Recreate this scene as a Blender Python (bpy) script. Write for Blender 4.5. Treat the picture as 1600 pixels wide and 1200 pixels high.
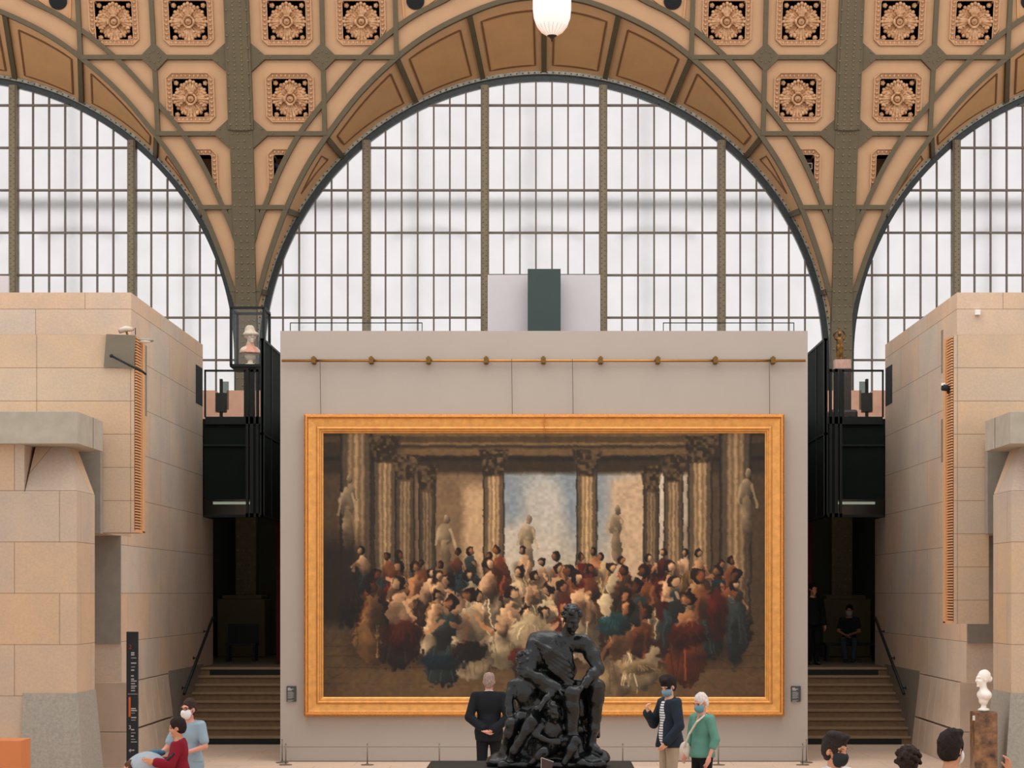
import bpy, bmesh, math, random
import numpy as np
from mathutils import Vector, Matrix
from mathutils.geometry import delaunay_2d_cdt
random.seed(7); np.random.seed(7)
PI = math.pi
S = bpy.context.scene; COL = S.collection
for o in list(bpy.data.objects): bpy.data.objects.remove(o)

# ---------------------------------------------------------------- camera, light, exposure
F = 3132.0; CX = 850.0; HY = 927.0; CZ = 2.94          # focal length in pixels, vanishing point, eye height
cam = bpy.data.cameras.new('camera'); co = bpy.data.objects.new('camera', cam); COL.objects.link(co)
co.location = (0, 0, CZ); co.rotation_euler = (PI/2, 0, 0)
cam.sensor_width = 36; cam.lens = F/1600*36
cam.shift_x = -(CX-800)/1600; cam.shift_y = (HY-600)/1600
cam.clip_end = 500
S.camera = co
S.view_settings.view_transform = 'Standard'; S.view_settings.look = 'None'
S.view_settings.exposure = 0.0; S.view_settings.gamma = 1.0

w = bpy.data.worlds.new('world'); S.world = w; w.use_nodes = True
nt = w.node_tree; nt.nodes.clear()
out = nt.nodes.new('ShaderNodeOutputWorld'); bg = nt.nodes.new('ShaderNodeBackground')
tc = nt.nodes.new('ShaderNodeTexCoord'); sep = nt.nodes.new('ShaderNodeSeparateXYZ')
nt.links.new(tc.outputs['Generated'], sep.inputs[0])
mr = nt.nodes.new('ShaderNodeMapRange'); mr.inputs[1].default_value = -0.5; mr.inputs[2].default_value = 0.6
mr.inputs[3].default_value = 0.0; mr.inputs[4].default_value = 1.0
nt.links.new(sep.outputs['Y'], mr.inputs[0])
mix = nt.nodes.new('ShaderNodeMix'); mix.data_type = 'RGBA'
mix.inputs[6].default_value = (1.14, 1.14, 1.13, 1); mix.inputs[7].default_value = (0.90, 0.86, 0.855, 1)
nt.links.new(mr.outputs[0], mix.inputs[0]); nt.links.new(mix.outputs[2], bg.inputs[0])
bg.inputs[1].default_value = 1.0
nt.links.new(bg.outputs[0], out.inputs[0])

def area(name, loc, target, sx, sy, power, color):
    l = bpy.data.lights.new(name, 'AREA'); l.shape = 'RECTANGLE'; l.size = sx; l.size_y = sy
    l.energy = power; l.color = color
    o = bpy.data.objects.new(name, l); COL.objects.link(o); o.location = loc
    o.rotation_euler = (Vector(target)-Vector(loc)).to_track_quat('-Z', 'Y').to_euler()
    return o
# glass roof of the nave: broad soft daylight from high above
area('skylight', (0, 28, 24), (0, 29, 0), 34, 14, 3200, (1.0, 0.99, 0.98))
area('painting_floodlight', (0, 29.2, 13), (0, 35, 2.5), 5.0, .35, 55, (1.0, .90, .80))

# ---------------------------------------------------------------- helpers
def W(px, py, d): return ((px-CX)*d/F, d, CZ+(HY-py)*d/F)
def XP(px, d): return (px-CX)*d/F
def ZP(py, d): return CZ+(HY-py)*d/F

def tag(o, label=None, cat=None, group=None, kind=None):
    if label: o['label'] = label
    if cat: o['category'] = cat
    if group: o['group'] = group
    if kind: o['kind'] = kind
    return o
def empty(name, loc=(0, 0, 0), rz=0):
    o = bpy.data.objects.new(name, None); COL.objects.link(o); o.location = loc; o.rotation_euler = (0, 0, rz)
    o.empty_display_size = .1
    return o

_MATS = {}
def lin(c): return tuple(((v/255/12.92) if v/255 <= .04045 else ((v/255+.055)/1.055)**2.4) for v in c)
def mat(name, rgb, rough=.7, metal=0.0, var=0.0, vscale=3.0, bump=0.0, bscale=30, spec=.5, emit=None, estr=1.0, rgb2=None, coat=0):
    if name in _MATS: return _MATS[name]
    m = bpy.data.materials.new(name); m.use_nodes = True; t = m.node_tree; b = t.nodes['Principled BSDF']
    c = lin(rgb)+(1,)
    b.inputs['Base Color'].default_value = c; b.inputs['Roughness'].default_value = rough
    b.inputs['Metallic'].default_value = metal; b.inputs['Specular IOR Level'].default_value = spec
    b.inputs['Coat Weight'].default_value = coat
    if emit: b.inputs['Emission Color'].default_value = lin(emit)+(1,); b.inputs['Emission Strength'].default_value = estr
    if var or rgb2 or bump:
        g = t.nodes.new('ShaderNodeNewGeometry')
    if var or rgb2:
        n = t.nodes.new('ShaderNodeTexNoise'); n.inputs['Scale'].default_value = vscale; n.inputs['Detail'].default_value = 6
        t.links.new(g.outputs['Position'], n.inputs['Vector'])
        r = t.nodes.new('ShaderNodeValToRGB'); r.color_ramp.elements[0].position = .3; r.color_ramp.elements[1].position = .7
        c2 = lin(rgb2) if rgb2 else tuple(min(1, v*(1+var)) for v in c[:3])
        c1 = c[:3] if rgb2 else tuple(v*(1-var) for v in c[:3])
        r.color_ramp.elements[0].color = c1+(1,); r.color_ramp.elements[1].color = tuple(c2)+(1,)
        t.links.new(n.outputs['Fac'], r.inputs[0]); t.links.new(r.outputs[0], b.inputs['Base Color'])
    if bump:
        n2 = t.nodes.new('ShaderNodeTexNoise'); n2.inputs['Scale'].default_value = bscale; n2.inputs['Detail'].default_value = 5
        t.links.new(g.outputs['Position'], n2.inputs['Vector'])
        bp = t.nodes.new('ShaderNodeBump'); bp.inputs['Strength'].default_value = bump; bp.inputs['Distance'].default_value = .02
        t.links.new(n2.outputs['Fac'], bp.inputs['Height']); t.links.new(bp.outputs[0], b.inputs['Normal'])
    _MATS[name] = m
    return m

def stone(name, rgb, rgb2, roww, rowh, phase, joint=(120, 95, 72), off=0.5, xo=0.0, vs=1.0, flat=False):
    m = bpy.data.materials.new(name); m.use_nodes = True; t = m.node_tree; b = t.nodes['Principled BSDF']
    b.inputs['Roughness'].default_value = .85; b.inputs['Specular IOR Level'].default_value = .25
    L = t.links.new
    g = t.nodes.new('ShaderNodeNewGeometry'); s = t.nodes.new('ShaderNodeSeparateXYZ'); L(g.outputs['Position'], s.inputs[0])
    if flat:
        cbf = t.nodes.new('ShaderNodeCombineXYZ'); L(s.outputs['X'], cbf.inputs[0]); L(s.outputs['Y'], cbf.inputs[1])
    ab = t.nodes.new('ShaderNodeMath'); ab.operation = 'ABSOLUTE'; L(s.outputs['X'], ab.inputs[0])
    ad = t.nodes.new('ShaderNodeMath'); ad.operation = 'ADD'; L(ab.outputs[0], ad.inputs[0]); L(s.outputs['Y'], ad.inputs[1])
    ad1 = t.nodes.new('ShaderNodeMath'); ad1.operation = 'ADD'; L(ad.outputs[0], ad1.inputs[0]); ad1.inputs[1].default_value = xo
    az = t.nodes.new('ShaderNodeMath'); az.operation = 'ADD'; L(s.outputs['Z'], az.inputs[0]); az.inputs[1].default_value = -phase+rowh*20
    cb = t.nodes.new('ShaderNodeCombineXYZ'); L(ad1.outputs[0], cb.inputs[0]); L(az.outputs[0], cb.inputs[1])
    br = t.nodes.new('ShaderNodeTexBrick'); br.offset = off; br.squash = 1.0
    br.inputs['Scale'].default_value = 1; br.inputs['Brick Width'].default_value = roww; br.inputs['Row Height'].default_value = rowh
    br.inputs['Mortar Size'].default_value = .0045; br.inputs['Mortar Smooth'].default_value = .3; br.inputs['Bias'].default_value = 0
    br.inputs['Color1'].default_value = lin(rgb)+(1,); br.inputs['Color2'].default_value = lin(rgb2)+(1,)
    br.inputs['Mortar'].default_value = lin(joint)+(1,)
    L(cbf.outputs[0] if flat else cb.outputs[0], br.inputs['Vector'])
    n = t.nodes.new('ShaderNodeTexNoise'); n.inputs['Scale'].default_value = vs; n.inputs['Detail'].default_value = 8; n.inputs['Roughness'].default_value = .65
    L(g.outputs['Position'], n.inputs['Vector'])
    r = t.nodes.new('ShaderNodeValToRGB'); r.color_ramp.elements[0].position = .3; r.color_ramp.elements[1].position = .72
    r.color_ramp.elements[0].color = (.84, .86, .90, 1); r.color_ramp.elements[1].color = (1.07, .99, .89, 1)
    L(n.outputs['Fac'], r.inputs[0])
    mx = t.nodes.new('ShaderNodeMix'); mx.data_type = 'RGBA'; mx.blend_type = 'MULTIPLY'; mx.inputs[0].default_value = 1
    L(br.outputs['Color'], mx.inputs[6]); L(r.outputs[0], mx.inputs[7])
    # fine speckle
    n3 = t.nodes.new('ShaderNodeTexNoise'); n3.inputs['Scale'].default_value = 26; n3.inputs['Detail'].default_value = 4
    L(g.outputs['Position'], n3.inputs['Vector'])
    r3 = t.nodes.new('ShaderNodeMapRange'); r3.inputs[1].default_value = .3; r3.inputs[2].default_value = .7; r3.inputs[3].default_value = .94; r3.inputs[4].default_value = 1.05
    L(n3.outputs['Fac'], r3.inputs[0])
    mx2 = t.nodes.new('ShaderNodeMix'); mx2.data_type = 'RGBA'; mx2.blend_type = 'MULTIPLY'; mx2.inputs[0].default_value = 1
    L(mx.outputs[2], mx2.inputs[6]); L(r3.outputs[0], mx2.inputs[7]); L(mx2.outputs[2], b.inputs['Base Color'])
    bp = t.nodes.new('ShaderNodeBump'); bp.inputs['Strength'].default_value = .18; bp.inputs['Distance'].default_value = .01
    L(n3.outputs['Fac'], bp.inputs['Height']); L(bp.outputs[0], b.inputs['Normal'])
    return m

class MB:
    def __init__(s): s.v = []; s.f = []; s.m = []
    def add(s, v, f, mi=0):
        n = len(s.v); s.v += [tuple(p) for p in v]; s.f += [tuple(i+n for i in q) for q in f]; s.m += [mi]*len(f)
    def box(s, x0, x1, y0, y1, z0, z1, mi=0):
        if x0 > x1: x0, x1 = x1, x0
        if y0 > y1: y0, y1 = y1, y0
        if z0 > z1: z0, z1 = z1, z0
        v = [(x, y, z) for z in (z0, z1) for y in (y0, y1) for x in (x0, x1)]
        s.add(v, [(0, 2, 3, 1), (4, 5, 7, 6), (0, 1, 5, 4), (2, 6, 7, 3), (0, 4, 6, 2), (1, 3, 7, 5)], mi)
    def hexa(s, v, mi=0):   # 8 corners ordered like box()
        s.add(v, [(0, 2, 3, 1), (4, 5, 7, 6), (0, 1, 5, 4), (2, 6, 7, 3), (0, 4, 6, 2), (1, 3, 7, 5)], mi)
    def tube(s, pts, r, n=8, mi=0, caps=True):
        pts = [Vector(p) for p in pts]; rs = r if isinstance(r, (list, tuple)) else [r]*len(pts)
        base = len(s.v); up = None
        for i, p in enumerate(pts):
            t = (pts[min(i+1, len(pts)-1)]-pts[max(i-1, 0)]).normalized()
            if up is None or abs(up.dot(t)) > .95: up = Vector((0, 0, 1)) if abs(t.z) < .9 else Vector((1, 0, 0))
            a = t.cross(up).normalized(); b = t.cross(a).normalized(); up = b if False else up
            for k in range(n):
                q = 2*PI*k/n; s.v.append(tuple(p+a*(math.cos(q)*rs[i])+b*(math.sin(q)*rs[i])))
        for i in range(len(pts)-1):
            for k in range(n):
                s.f.append((base+i*n+k, base+(i+1)*n+k, base+(i+1)*n+(k+1) % n, base+i*n+(k+1) % n)); s.m.append(mi)
        if caps:
            s.f.append(tuple(base+k for k in range(n))); s.m.append(mi)
            s.f.append(tuple(base+(len(pts)-1)*n+k for k in reversed(range(n)))); s.m.append(mi)
    def lathe(s, prof, c=(0, 0, 0), n=24, mi=0, axis='z'):
        base = len(s.v)
        for r, z in prof:
            for k in range(n):
                q = 2*PI*k/n
                if axis == 'z': s.v.append((c[0]+r*math.cos(q), c[1]+r*math.sin(q), c[2]+z))
                else: s.v.append((c[0]+r*math.cos(q), c[1]+z, c[2]+r*math.sin(q)))
        for i in range(len(prof)-1):
            for k in range(n):
                q = (base+i*n+k, base+i*n+(k+1) % n, base+(i+1)*n+(k+1) % n, base+(i+1)*n+k)
                s.f.append(q if axis == 'z' else q[::-1]); s.m.append(mi)
        s.f.append(tuple(base+k for k in range(n))[::-1]); s.m.append(mi)
        s.f.append(tuple(base+(len(prof)-1)*n+k for k in range(n))); s.m.append(mi)
    def ball(s, c, r, n=8, k=6, mi=0, M=None):
        rr = r if isinstance(r, (tuple, list)) else (r, r, r)
        base = len(s.v)
        for i in range(k+1):
            th = PI*i/k
            for j in range(n):
                ph = 2*PI*j/n
                p = Vector((rr[0]*math.sin(th)*math.cos(ph), rr[1]*math.sin(th)*math.sin(ph), rr[2]*math.cos(th)))
                if M is not None: p = M @ p
                s.v.append((c[0]+p.x, c[1]+p.y, c[2]+p.z))
        for i in range(k):
            for j in range(n):
                s.f.append((base+i*n+j, base+(i+1)*n+j, base+(i+1)*n+(j+1) % n, base+i*n+(j+1) % n)); s.m.append(mi)
    def build(s, name, m, parent=None, smooth=False, bevel=0, loc=None):
        me = bpy.data.meshes.new(name); me.from_pydata(s.v, [], s.f)
        ms = m if isinstance(m, (list, tuple)) else [m]
        for q in ms: me.materials.append(q)
        me.polygons.foreach_set('material_index', s.m)
        if smooth: me.polygons.foreach_set('use_smooth', [True]*len(me.polygons))
        me.validate(); me.update()
        o = bpy.data.objects.new(name, me); COL.objects.link(o)
        if parent: o.parent = parent
        if loc: o.location = loc
        if bevel:
            b = o.modifiers.new('bevel', 'BEVEL'); b.width = bevel; b.segments = 2; b.limit_method = 'ANGLE'
        return o
def boxobj(name, x0, x1, y0, y1, z0, z1, m, parent=None, bevel=0):
    b = MB(); b.box(x0, x1, y0, y1, z0, z1); return b.build(name, m, parent, bevel=bevel)

# ---------------------------------------------------------------- materials
M_tan = mat('painted_plaster_tan', (202, 159, 121), .8, var=.05, vscale=2, bump=.1, bscale=12)
M_tan2 = mat('painted_plaster_ochre', (220, 170, 122), .8, var=.04, vscale=2)
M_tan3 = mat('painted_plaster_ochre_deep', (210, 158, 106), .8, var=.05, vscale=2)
M_groove = mat('brown_moulding_paint', (128, 86, 54), .7)
M_iron = mat('olive_brown_iron', (98, 84, 60), .55, var=.08, vscale=6)
M_iron2 = mat('olive_iron_light', (124, 108, 82), .5, var=.1, vscale=8)
M_rim = mat('weathered_rim_metal', (44, 50, 50), .5, var=.3, vscale=14)
M_rimh = mat('pale_rim_metal', (150, 146, 132), .5, var=.45, vscale=9)
M_dark = mat('black_steel', (20, 26, 25), .5, var=.1, spec=.3)
M_dark2 = mat('dark_green_steel', (20, 28, 24), .7, var=.08, spec=.12)
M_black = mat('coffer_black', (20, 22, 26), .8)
M_leaf = mat('rosette_plaster', (176, 124, 80), .6, rgb2=(220, 176, 136), vscale=11)
M_bead = mat('egg_moulding_plaster', (196, 148, 108), .65, rgb2=(214, 170, 134), vscale=10)
M_wall = mat('warm_grey_wall_paint', (174, 163, 153), .9, var=.02, vscale=1.2)
M_gold = mat('gilded_wood', (220, 156, 82), .42, metal=.35, var=.14, vscale=9, bump=.12, bscale=60)
M_gold2 = mat('worn_gilding', (190, 116, 42), .5, metal=.3, var=.25, vscale=30)
M_brass = mat('brass', (186, 136, 78), .3, metal=.9, var=.1)
M_brassd = mat('dark_brass', (120, 88, 44), .4, metal=.7)
M_conc = mat('grey_concrete', (168, 158, 144), .85, var=.08, vscale=5, bump=.15, bscale=50)
M_concd = mat('dark_concrete', (142, 134, 122), .85, var=.08, vscale=6, bump=.1, bscale=60)
M_concb = mat('speckled_concrete', (142, 136, 126), .9, rgb2=(162, 154, 142), vscale=24, bump=.25, bscale=70)
M_wood = mat('orange_slat_wood', (214, 160, 112), .6, var=.08, vscale=20)
M_slatgap = mat('louver_backing', (96, 62, 38), .8)
M_st53 = stone('limestone_front', (198, 178, 158), (206, 176, 146), 1.5, .53, 7.07, xo=.4, off=0)
M_st77 = stone('limestone_pier', (190, 172, 156), (200, 170, 140), 1.35, .768, 2.94, xo=.55, off=.5)
M_st80 = stone('limestone_side', (214, 198, 182), (222, 190, 162), 1.9, .82, 2.94, xo=.2, off=.45)
M_stp = mat('limestone_plinth', (200, 176, 154), .85, var=.09, vscale=2.5)
M_pink = mat('pink_stone', (214, 160, 134), .8, var=.08, vscale=4)
M_floor = stone('stone_floor', (214, 190, 170), (220, 194, 172), 1.3, .9, 0, joint=(168, 146, 126), flat=True)
M_step = mat('stair_stone', (134, 106, 78), .8, var=.1, vscale=10)
M_stepe = mat('stair_nosing', (156, 128, 98), .8, var=.06, vscale=10)
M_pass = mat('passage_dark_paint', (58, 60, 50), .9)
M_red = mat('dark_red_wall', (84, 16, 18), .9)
M_bronze = mat('black_bronze', (13, 16, 16), .24, metal=.0, var=.3, vscale=7, bump=.5, bscale=16, spec=.42)
M_white = mat('white_marble', (236, 226, 216), .5, var=.03)
M_frost = None
def glassmat(name, rough, ior, tint):
    m = bpy.data.materials.new(name); m.use_nodes = True; t = m.node_tree; t.nodes.clear()
    o = t.nodes.new('ShaderNodeOutputMaterial'); a = t.nodes.new('ShaderNodeBsdfRefraction')
    a.inputs['Roughness'].default_value = rough; a.inputs['IOR'].default_value = ior
    g = t.nodes.new('ShaderNodeNewGeometry'); n = t.nodes.new('ShaderNodeTexNoise'); n.inputs['Scale'].default_value = 1.1; n.inputs['Detail'].default_value = 3
    t.links.new(g.outputs['Position'], n.inputs['Vector'])
    r = t.nodes.new('ShaderNodeValToRGB'); r.color_ramp.elements[0].position = .35; r.color_ramp.elements[1].position = .6
    r.color_ramp.elements[0].color = tuple(.965*x for x in tint)+(1,); r.color_ramp.elements[1].color = tuple(tint)+(1,)
    t.links.new(n.outputs['Fac'], r.inputs[0]); t.links.new(r.outputs[0], a.inputs['Color']); t.links.new(a.outputs[0], o.inputs[0])
    return m
M_frost = glassmat('frosted_window_glass', .6, 1.35, (1.0, 1.0, 1.0))
def clearglass(name, tint=(.93, .97, .96), gl=.08):
    m = bpy.data.materials.new(name); m.use_nodes = True; t = m.node_tree; t.nodes.clear()
    o = t.nodes.new('ShaderNodeOutputMaterial'); a = t.nodes.new('ShaderNodeBsdfTransparent'); a.inputs[0].default_value = tint+(1,)
    b = t.nodes.new('ShaderNodeBsdfGlossy'); b.inputs['Roughness'].default_value = .05
    x = t.nodes.new('ShaderNodeMixShader'); x.inputs[0].default_value = gl
    t.links.new(a.outputs[0], x.inputs[1]); t.links.new(b.outputs[0], x.inputs[2]); t.links.new(x.outputs[0], o.inputs[0])
    return m
M_glass = clearglass('clear_glass', (.985, .995, .99), .02)
M_glassd = clearglass('smoked_glass', (.45, .5, .48), .08)

# ---------------------------------------------------------------- vault geometry
D0 = 50.0; BAY = 920.0; U0 = D0/F
def kf(y): return 1.01+(0.032*((500-y)/480)**1.3 if y < 500 else 0)
def V(u, y, lift=0.0):
    d = D0/kf(y); return Vector((u*U0, d-lift, CZ+(HY-y)*d/F))
def U(px, py): return (px-CX)/kf(py)
def crom(P, n=8):
    P = [np.array(p, float) for p in P]; out = []
    Q = [2*P[0]-P[1]]+P+[2*P[-1]-P[-2]]
    for i in range(1, len(Q)-2):
        for j in range(n):
            t = j/n; a, b, c, d = Q[i-1], Q[i], Q[i+1], Q[i+2]
            out.append(.5*((2*b)+(c-a)*t+(2*a-5*b+4*c-d)*t*t+(3*b-a-3*c+d)*t**3))
    out.append(P[-1]); return [tuple(p) for p in out]
def to_u(P): return [(U(x, y), y) for x, y in P]
L1px = [(850, -6), (790, 2), (733, 22), (672, 53), (620, 91), (562, 147), (510, 215), (477, 266), (447, 328), (421, 400), (407, 450), (399, 480), (393, 510), (389, 540), (388, 566)]
L2px = [(850, -66), (790, -52), (740, -27), (697, 0), (655, 21), (617, 47), (560, 97), (507, 160), (470, 208), (440, 262), (415, 322), (402, 356), (396, 378)]
L1 = crom(to_u(L1px)); L2 = crom(to_u(L2px))
def mir(P, n, m): return [((x*m)+BAY*n, y) for x, y in P]
def resample(P, step=14):
    out = [P[0]]
    for a, b in zip(P[:-1], P[1:]):
        L = math.hypot(b[0]-a[0], b[1]-a[1]); k = max(1, int(L/step))
        for i in range(1, k+1): out.append((a[0]+(b[0]-a[0])*i/k, a[1]+(b[1]-a[1])*i/k))
    return out
def ribbon(mb, P, wd, lo, hi, fn=V, mi=0):
    P = resample(P); n0 = len(mb.v)
    for i, p in enumerate(P):
        a = P[max(i-1, 0)]; b = P[min(i+1, len(P)-1)]
        tx, ty = b[0]-a[0], b[1]-a[1]; L = math.hypot(tx, ty) or 1; nx, ny = -ty/L*wd/2, tx/L*wd/2
        for sx, lf in ((1, lo), (1, hi), (-1, hi), (-1, lo)): mb.v.append(tuple(fn(p[0]+nx*sx, p[1]+ny*sx, lf)))
    for i in range(len(P)-1):
        for k in range(4):
            a = n0+i*4+k; b = n0+i*4+(k+1) % 4; mb.f.append((a, b, b+4, a+4)); mb.m.append(mi)
    e = n0+(len(P)-1)*4
    mb.f += [(n0, n0+3, n0+2, n0+1), (e, e+1, e+2, e+3)]; mb.m += [mi]*2
def plate(mb, poly, lo, hi, fn=V, mi=0):
    n = len(poly); b = len(mb.v)
    for lf in (lo, hi):
        for p in poly: mb.v.append(tuple(fn(p[0], p[1], lf)))
    mb.f.append(tuple(b+n+i for i in range(n))); mb.m.append(mi)
    for i in range(n): mb.f.append((b+i, b+(i+1) % n, b+n+(i+1) % n, b+n+i)); mb.m.append(mi)
def inpoly(x, y, P):
    c = False; j = len(P)-1
    for i in range(len(P)):
        if (P[i][1] > y) != (P[j][1] > y) and x < (P[j][0]-P[i][0])*(y-P[i][1])/(P[j][1]-P[i][1])+P[i][0]: c = not c
        j = i
    return c
YT = -115
COF = [((448, 32), (30, 31)), ((564.5, 32), (29, 30.5)), ((453.5, 153), (28.5, 30)), ((456, 272), (28, 30))]
def cof_u(c):
    (x, y), (hx, hy) = c; k = kf(y); return (x-CX)/k, y, hx/k, hy
def lim_u(yy):
    for i in range(len(L2)-1):
        if L2[i][1] <= yy <= L2[i+1][1]:
            f = (yy-L2[i][1])/((L2[i+1][1]-L2[i][1]) or 1); return L2[i][0]+(L2[i+1][0]-L2[i][0])*f-2
    return 1e9
def hole_poly(c):
    u, y, hx, hy = cof_u(c)
    if c is not COF[3]: return [(u-hx, y-hy), (u+hx, y-hy), (u+hx, y+hy), (u-hx, y+hy)]
    P = [(u-hx, y-hy)]; yy = y-hy
    while yy < y+hy and lim_u(yy) > u-hx+.6: P.append((min(u+hx, lim_u(yy)), yy)); yy += 4
    P.append((u-hx, yy)); return P
def half_sheet(n, m, holes):
    outer = [(-460, YT)]+[(-460, y) for y in range(-100, 566, 20)]+[(-460, 566)]+list(reversed(L1))+[(0, YT)]
    pts = []; edges = []; faces = []
    def loop(P):
        b = len(pts); pts.extend(P); edges.extend([(b+i, b+(i+1) % len(P)) for i in range(len(P))])
    loop(outer)
    rects = []
    if holes:
        for c in COF:
            u, y, hx, hy = cof_u(c)
            r = hole_poly(c)
            rects.append(r); loop(r)
    for gx in np.arange(-452, 0, 23):
        for gy in np.arange(YT+9, 560, 23):
            if inpoly(gx, gy, outer): pts.append((gx, gy))
    v, e, f, _, _, _ = delaunay_2d_cdt([Vector(p) for p in pts], edges, [], 0, 1e-4)
    mb = MB(); vv = [tuple(V(p[0]*m+BAY*n, p[1])) for p in v]; ff = []
    for q in f:
        cx = sum(v[i][0] for i in q)/3; cy = sum(v[i][1] for i in q)/3
        if not inpoly(cx, cy, outer): continue
        if any(inpoly(cx, cy, r) for r in rects): continue
        ff.append(tuple(q) if m > 0 else tuple(reversed(q)))
    mb.add(vv, ff); return mb

ceil = MB()
HALVES = [(n, m) for n in (-1, 0, 1) for m in (1, -1)]
FULL = [(n, m) for n, m in HALVES if not ((n, m) in ((-1, 1), (1, -1)))]
# m=1 keeps u as measured on the LEFT half of the centre bay (negative u)
for n, m in HALVES:
    hm = half_sheet(n, m, (n, m) in FULL); ceil.add(hm.v, hm.f)
ceiling = tag(ceil.build('ceiling', M_tan), kind='structure')
ribs = MB()
for n, m in HALVES:
    lift = .10
    for L in (L1, L2): ribbon(ribs, mir(L, n, m), 7.5, -.03, lift)
    for P in ([(502, YT), (503, 0), (508, 213)], [(617, YT), (617.5, 0), (620, 91)],
              [(386, -30), (850, -30)], [(386, 91), (620, 91)], [(386, 210), (510, 210)], [(386, 325), (447, 325)], [(386, 453), (408, 453)]):
        if P[0][1] == -30: continue
        ribbon(ribs, mir(to_u(resample(P)), n, m), 7.0, -.03, lift+.012)
    for cx, cy in ((504.5, 91),):
        k = kf(cy); c = (cx-CX)/k
        plate(ribs, mir([(c-22, cy), (c, cy-23), (c+22, cy), (c, cy+23)], n, m), -.02, lift+.02)
        c2 = MB(); 
    for cy in (91, 210):
        plate(ribs, mir([(-460, cy-40), (-443, cy-24), (-419, cy-2), (-419, cy+2), (-443, cy+24), (-460, cy+40)], n, m), -.02, lift+.015)
    # gusset tongue where outer arc meets the pier
    plate(ribs, mir([(-444, 325), (-436, 330), (-441, 372), (-446, 372)], n, m), -.02, lift)
tag(ribs.build('rib', M_iron, ceiling))
# circular rosettes bolted on the diamond plates
bolt = MB()
for n, m in FULL:
    for q in range(8):
        a = q*PI/4; c = (504.5-CX)/kf(91)
        p = V((c+9*math.cos(a))*m+BAY*n, 91+9*math.sin(a), .13); bolt.ball(p, .018, 6, 4)
    for (uu, yy) in ((-412, 91), (-428, 84), (-428, 98), (-412, 210), (-428, 203), (-428, 217)):
        p = V(uu*m+BAY*n, yy, .125); bolt.ball(p, .02, 6, 4)
tag(bolt.build('bolt', M_iron2, ceiling, smooth=True), kind='stuff')

# splayed arch ring between window rim and vault
YC = 563.0; RW = 447.0
ipx = [(850, 116), (755.5, 127), (651, 162), (534, 244), (465, 334), (416, 457), (403, 566)]
opx = [(850, -6), (733, 22), (620, 91), (510, 215), (447, 328), (406, 453), (388, 566)]
def arcang(p): return math.atan2(YC-p[1], p[0]-CX)
iang = [arcang(p) for p in ipx]; iang[-1] = PI+0.007
# outer param: index along L1
L1i = []
for p in opx:
    uu = (U(*p), p[1]); L1i.append(min(range(len(L1)), key=lambda i: (L1[i][0]-uu[0])**2+(L1[i][1]-uu[1])**2))
def lerp_list(A, t):
    i = min(int(t), len(A)-2); f = t-i; return A[i]*(1-f)+A[i+1]*f
def ring(t, s, lift=0.0, n=0, m=1):
    a = lerp_list(iang, t); li = lerp_list(L1i, t); i = min(int(li), len(L1)-2); f = li-i
    ou = L1[i][0]*(1-f)+L1[i+1][0]*f; oy = L1[i][1]*(1-f)+L1[i+1][1]*f
    iu = RW*math.cos(a); iy = YC-RW*math.sin(a)
    pi_ = Vector((iu*U0, D0, CZ+(HY-iy)*U0)); po = V(ou, oy)
    p = pi_.lerp(po, s)
    p = p+Vector((-iu/RW*.0-0, -lift, -.0))+Vector((-math.cos(a)*lift*.5, 0, -math.sin(a)*lift*.5))
    return Vector((p.x*m+BAY*n*U0, p.y, p.z))
soff = MB(); sep_ = MB(); gro = MB(); pan = MB()
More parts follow.
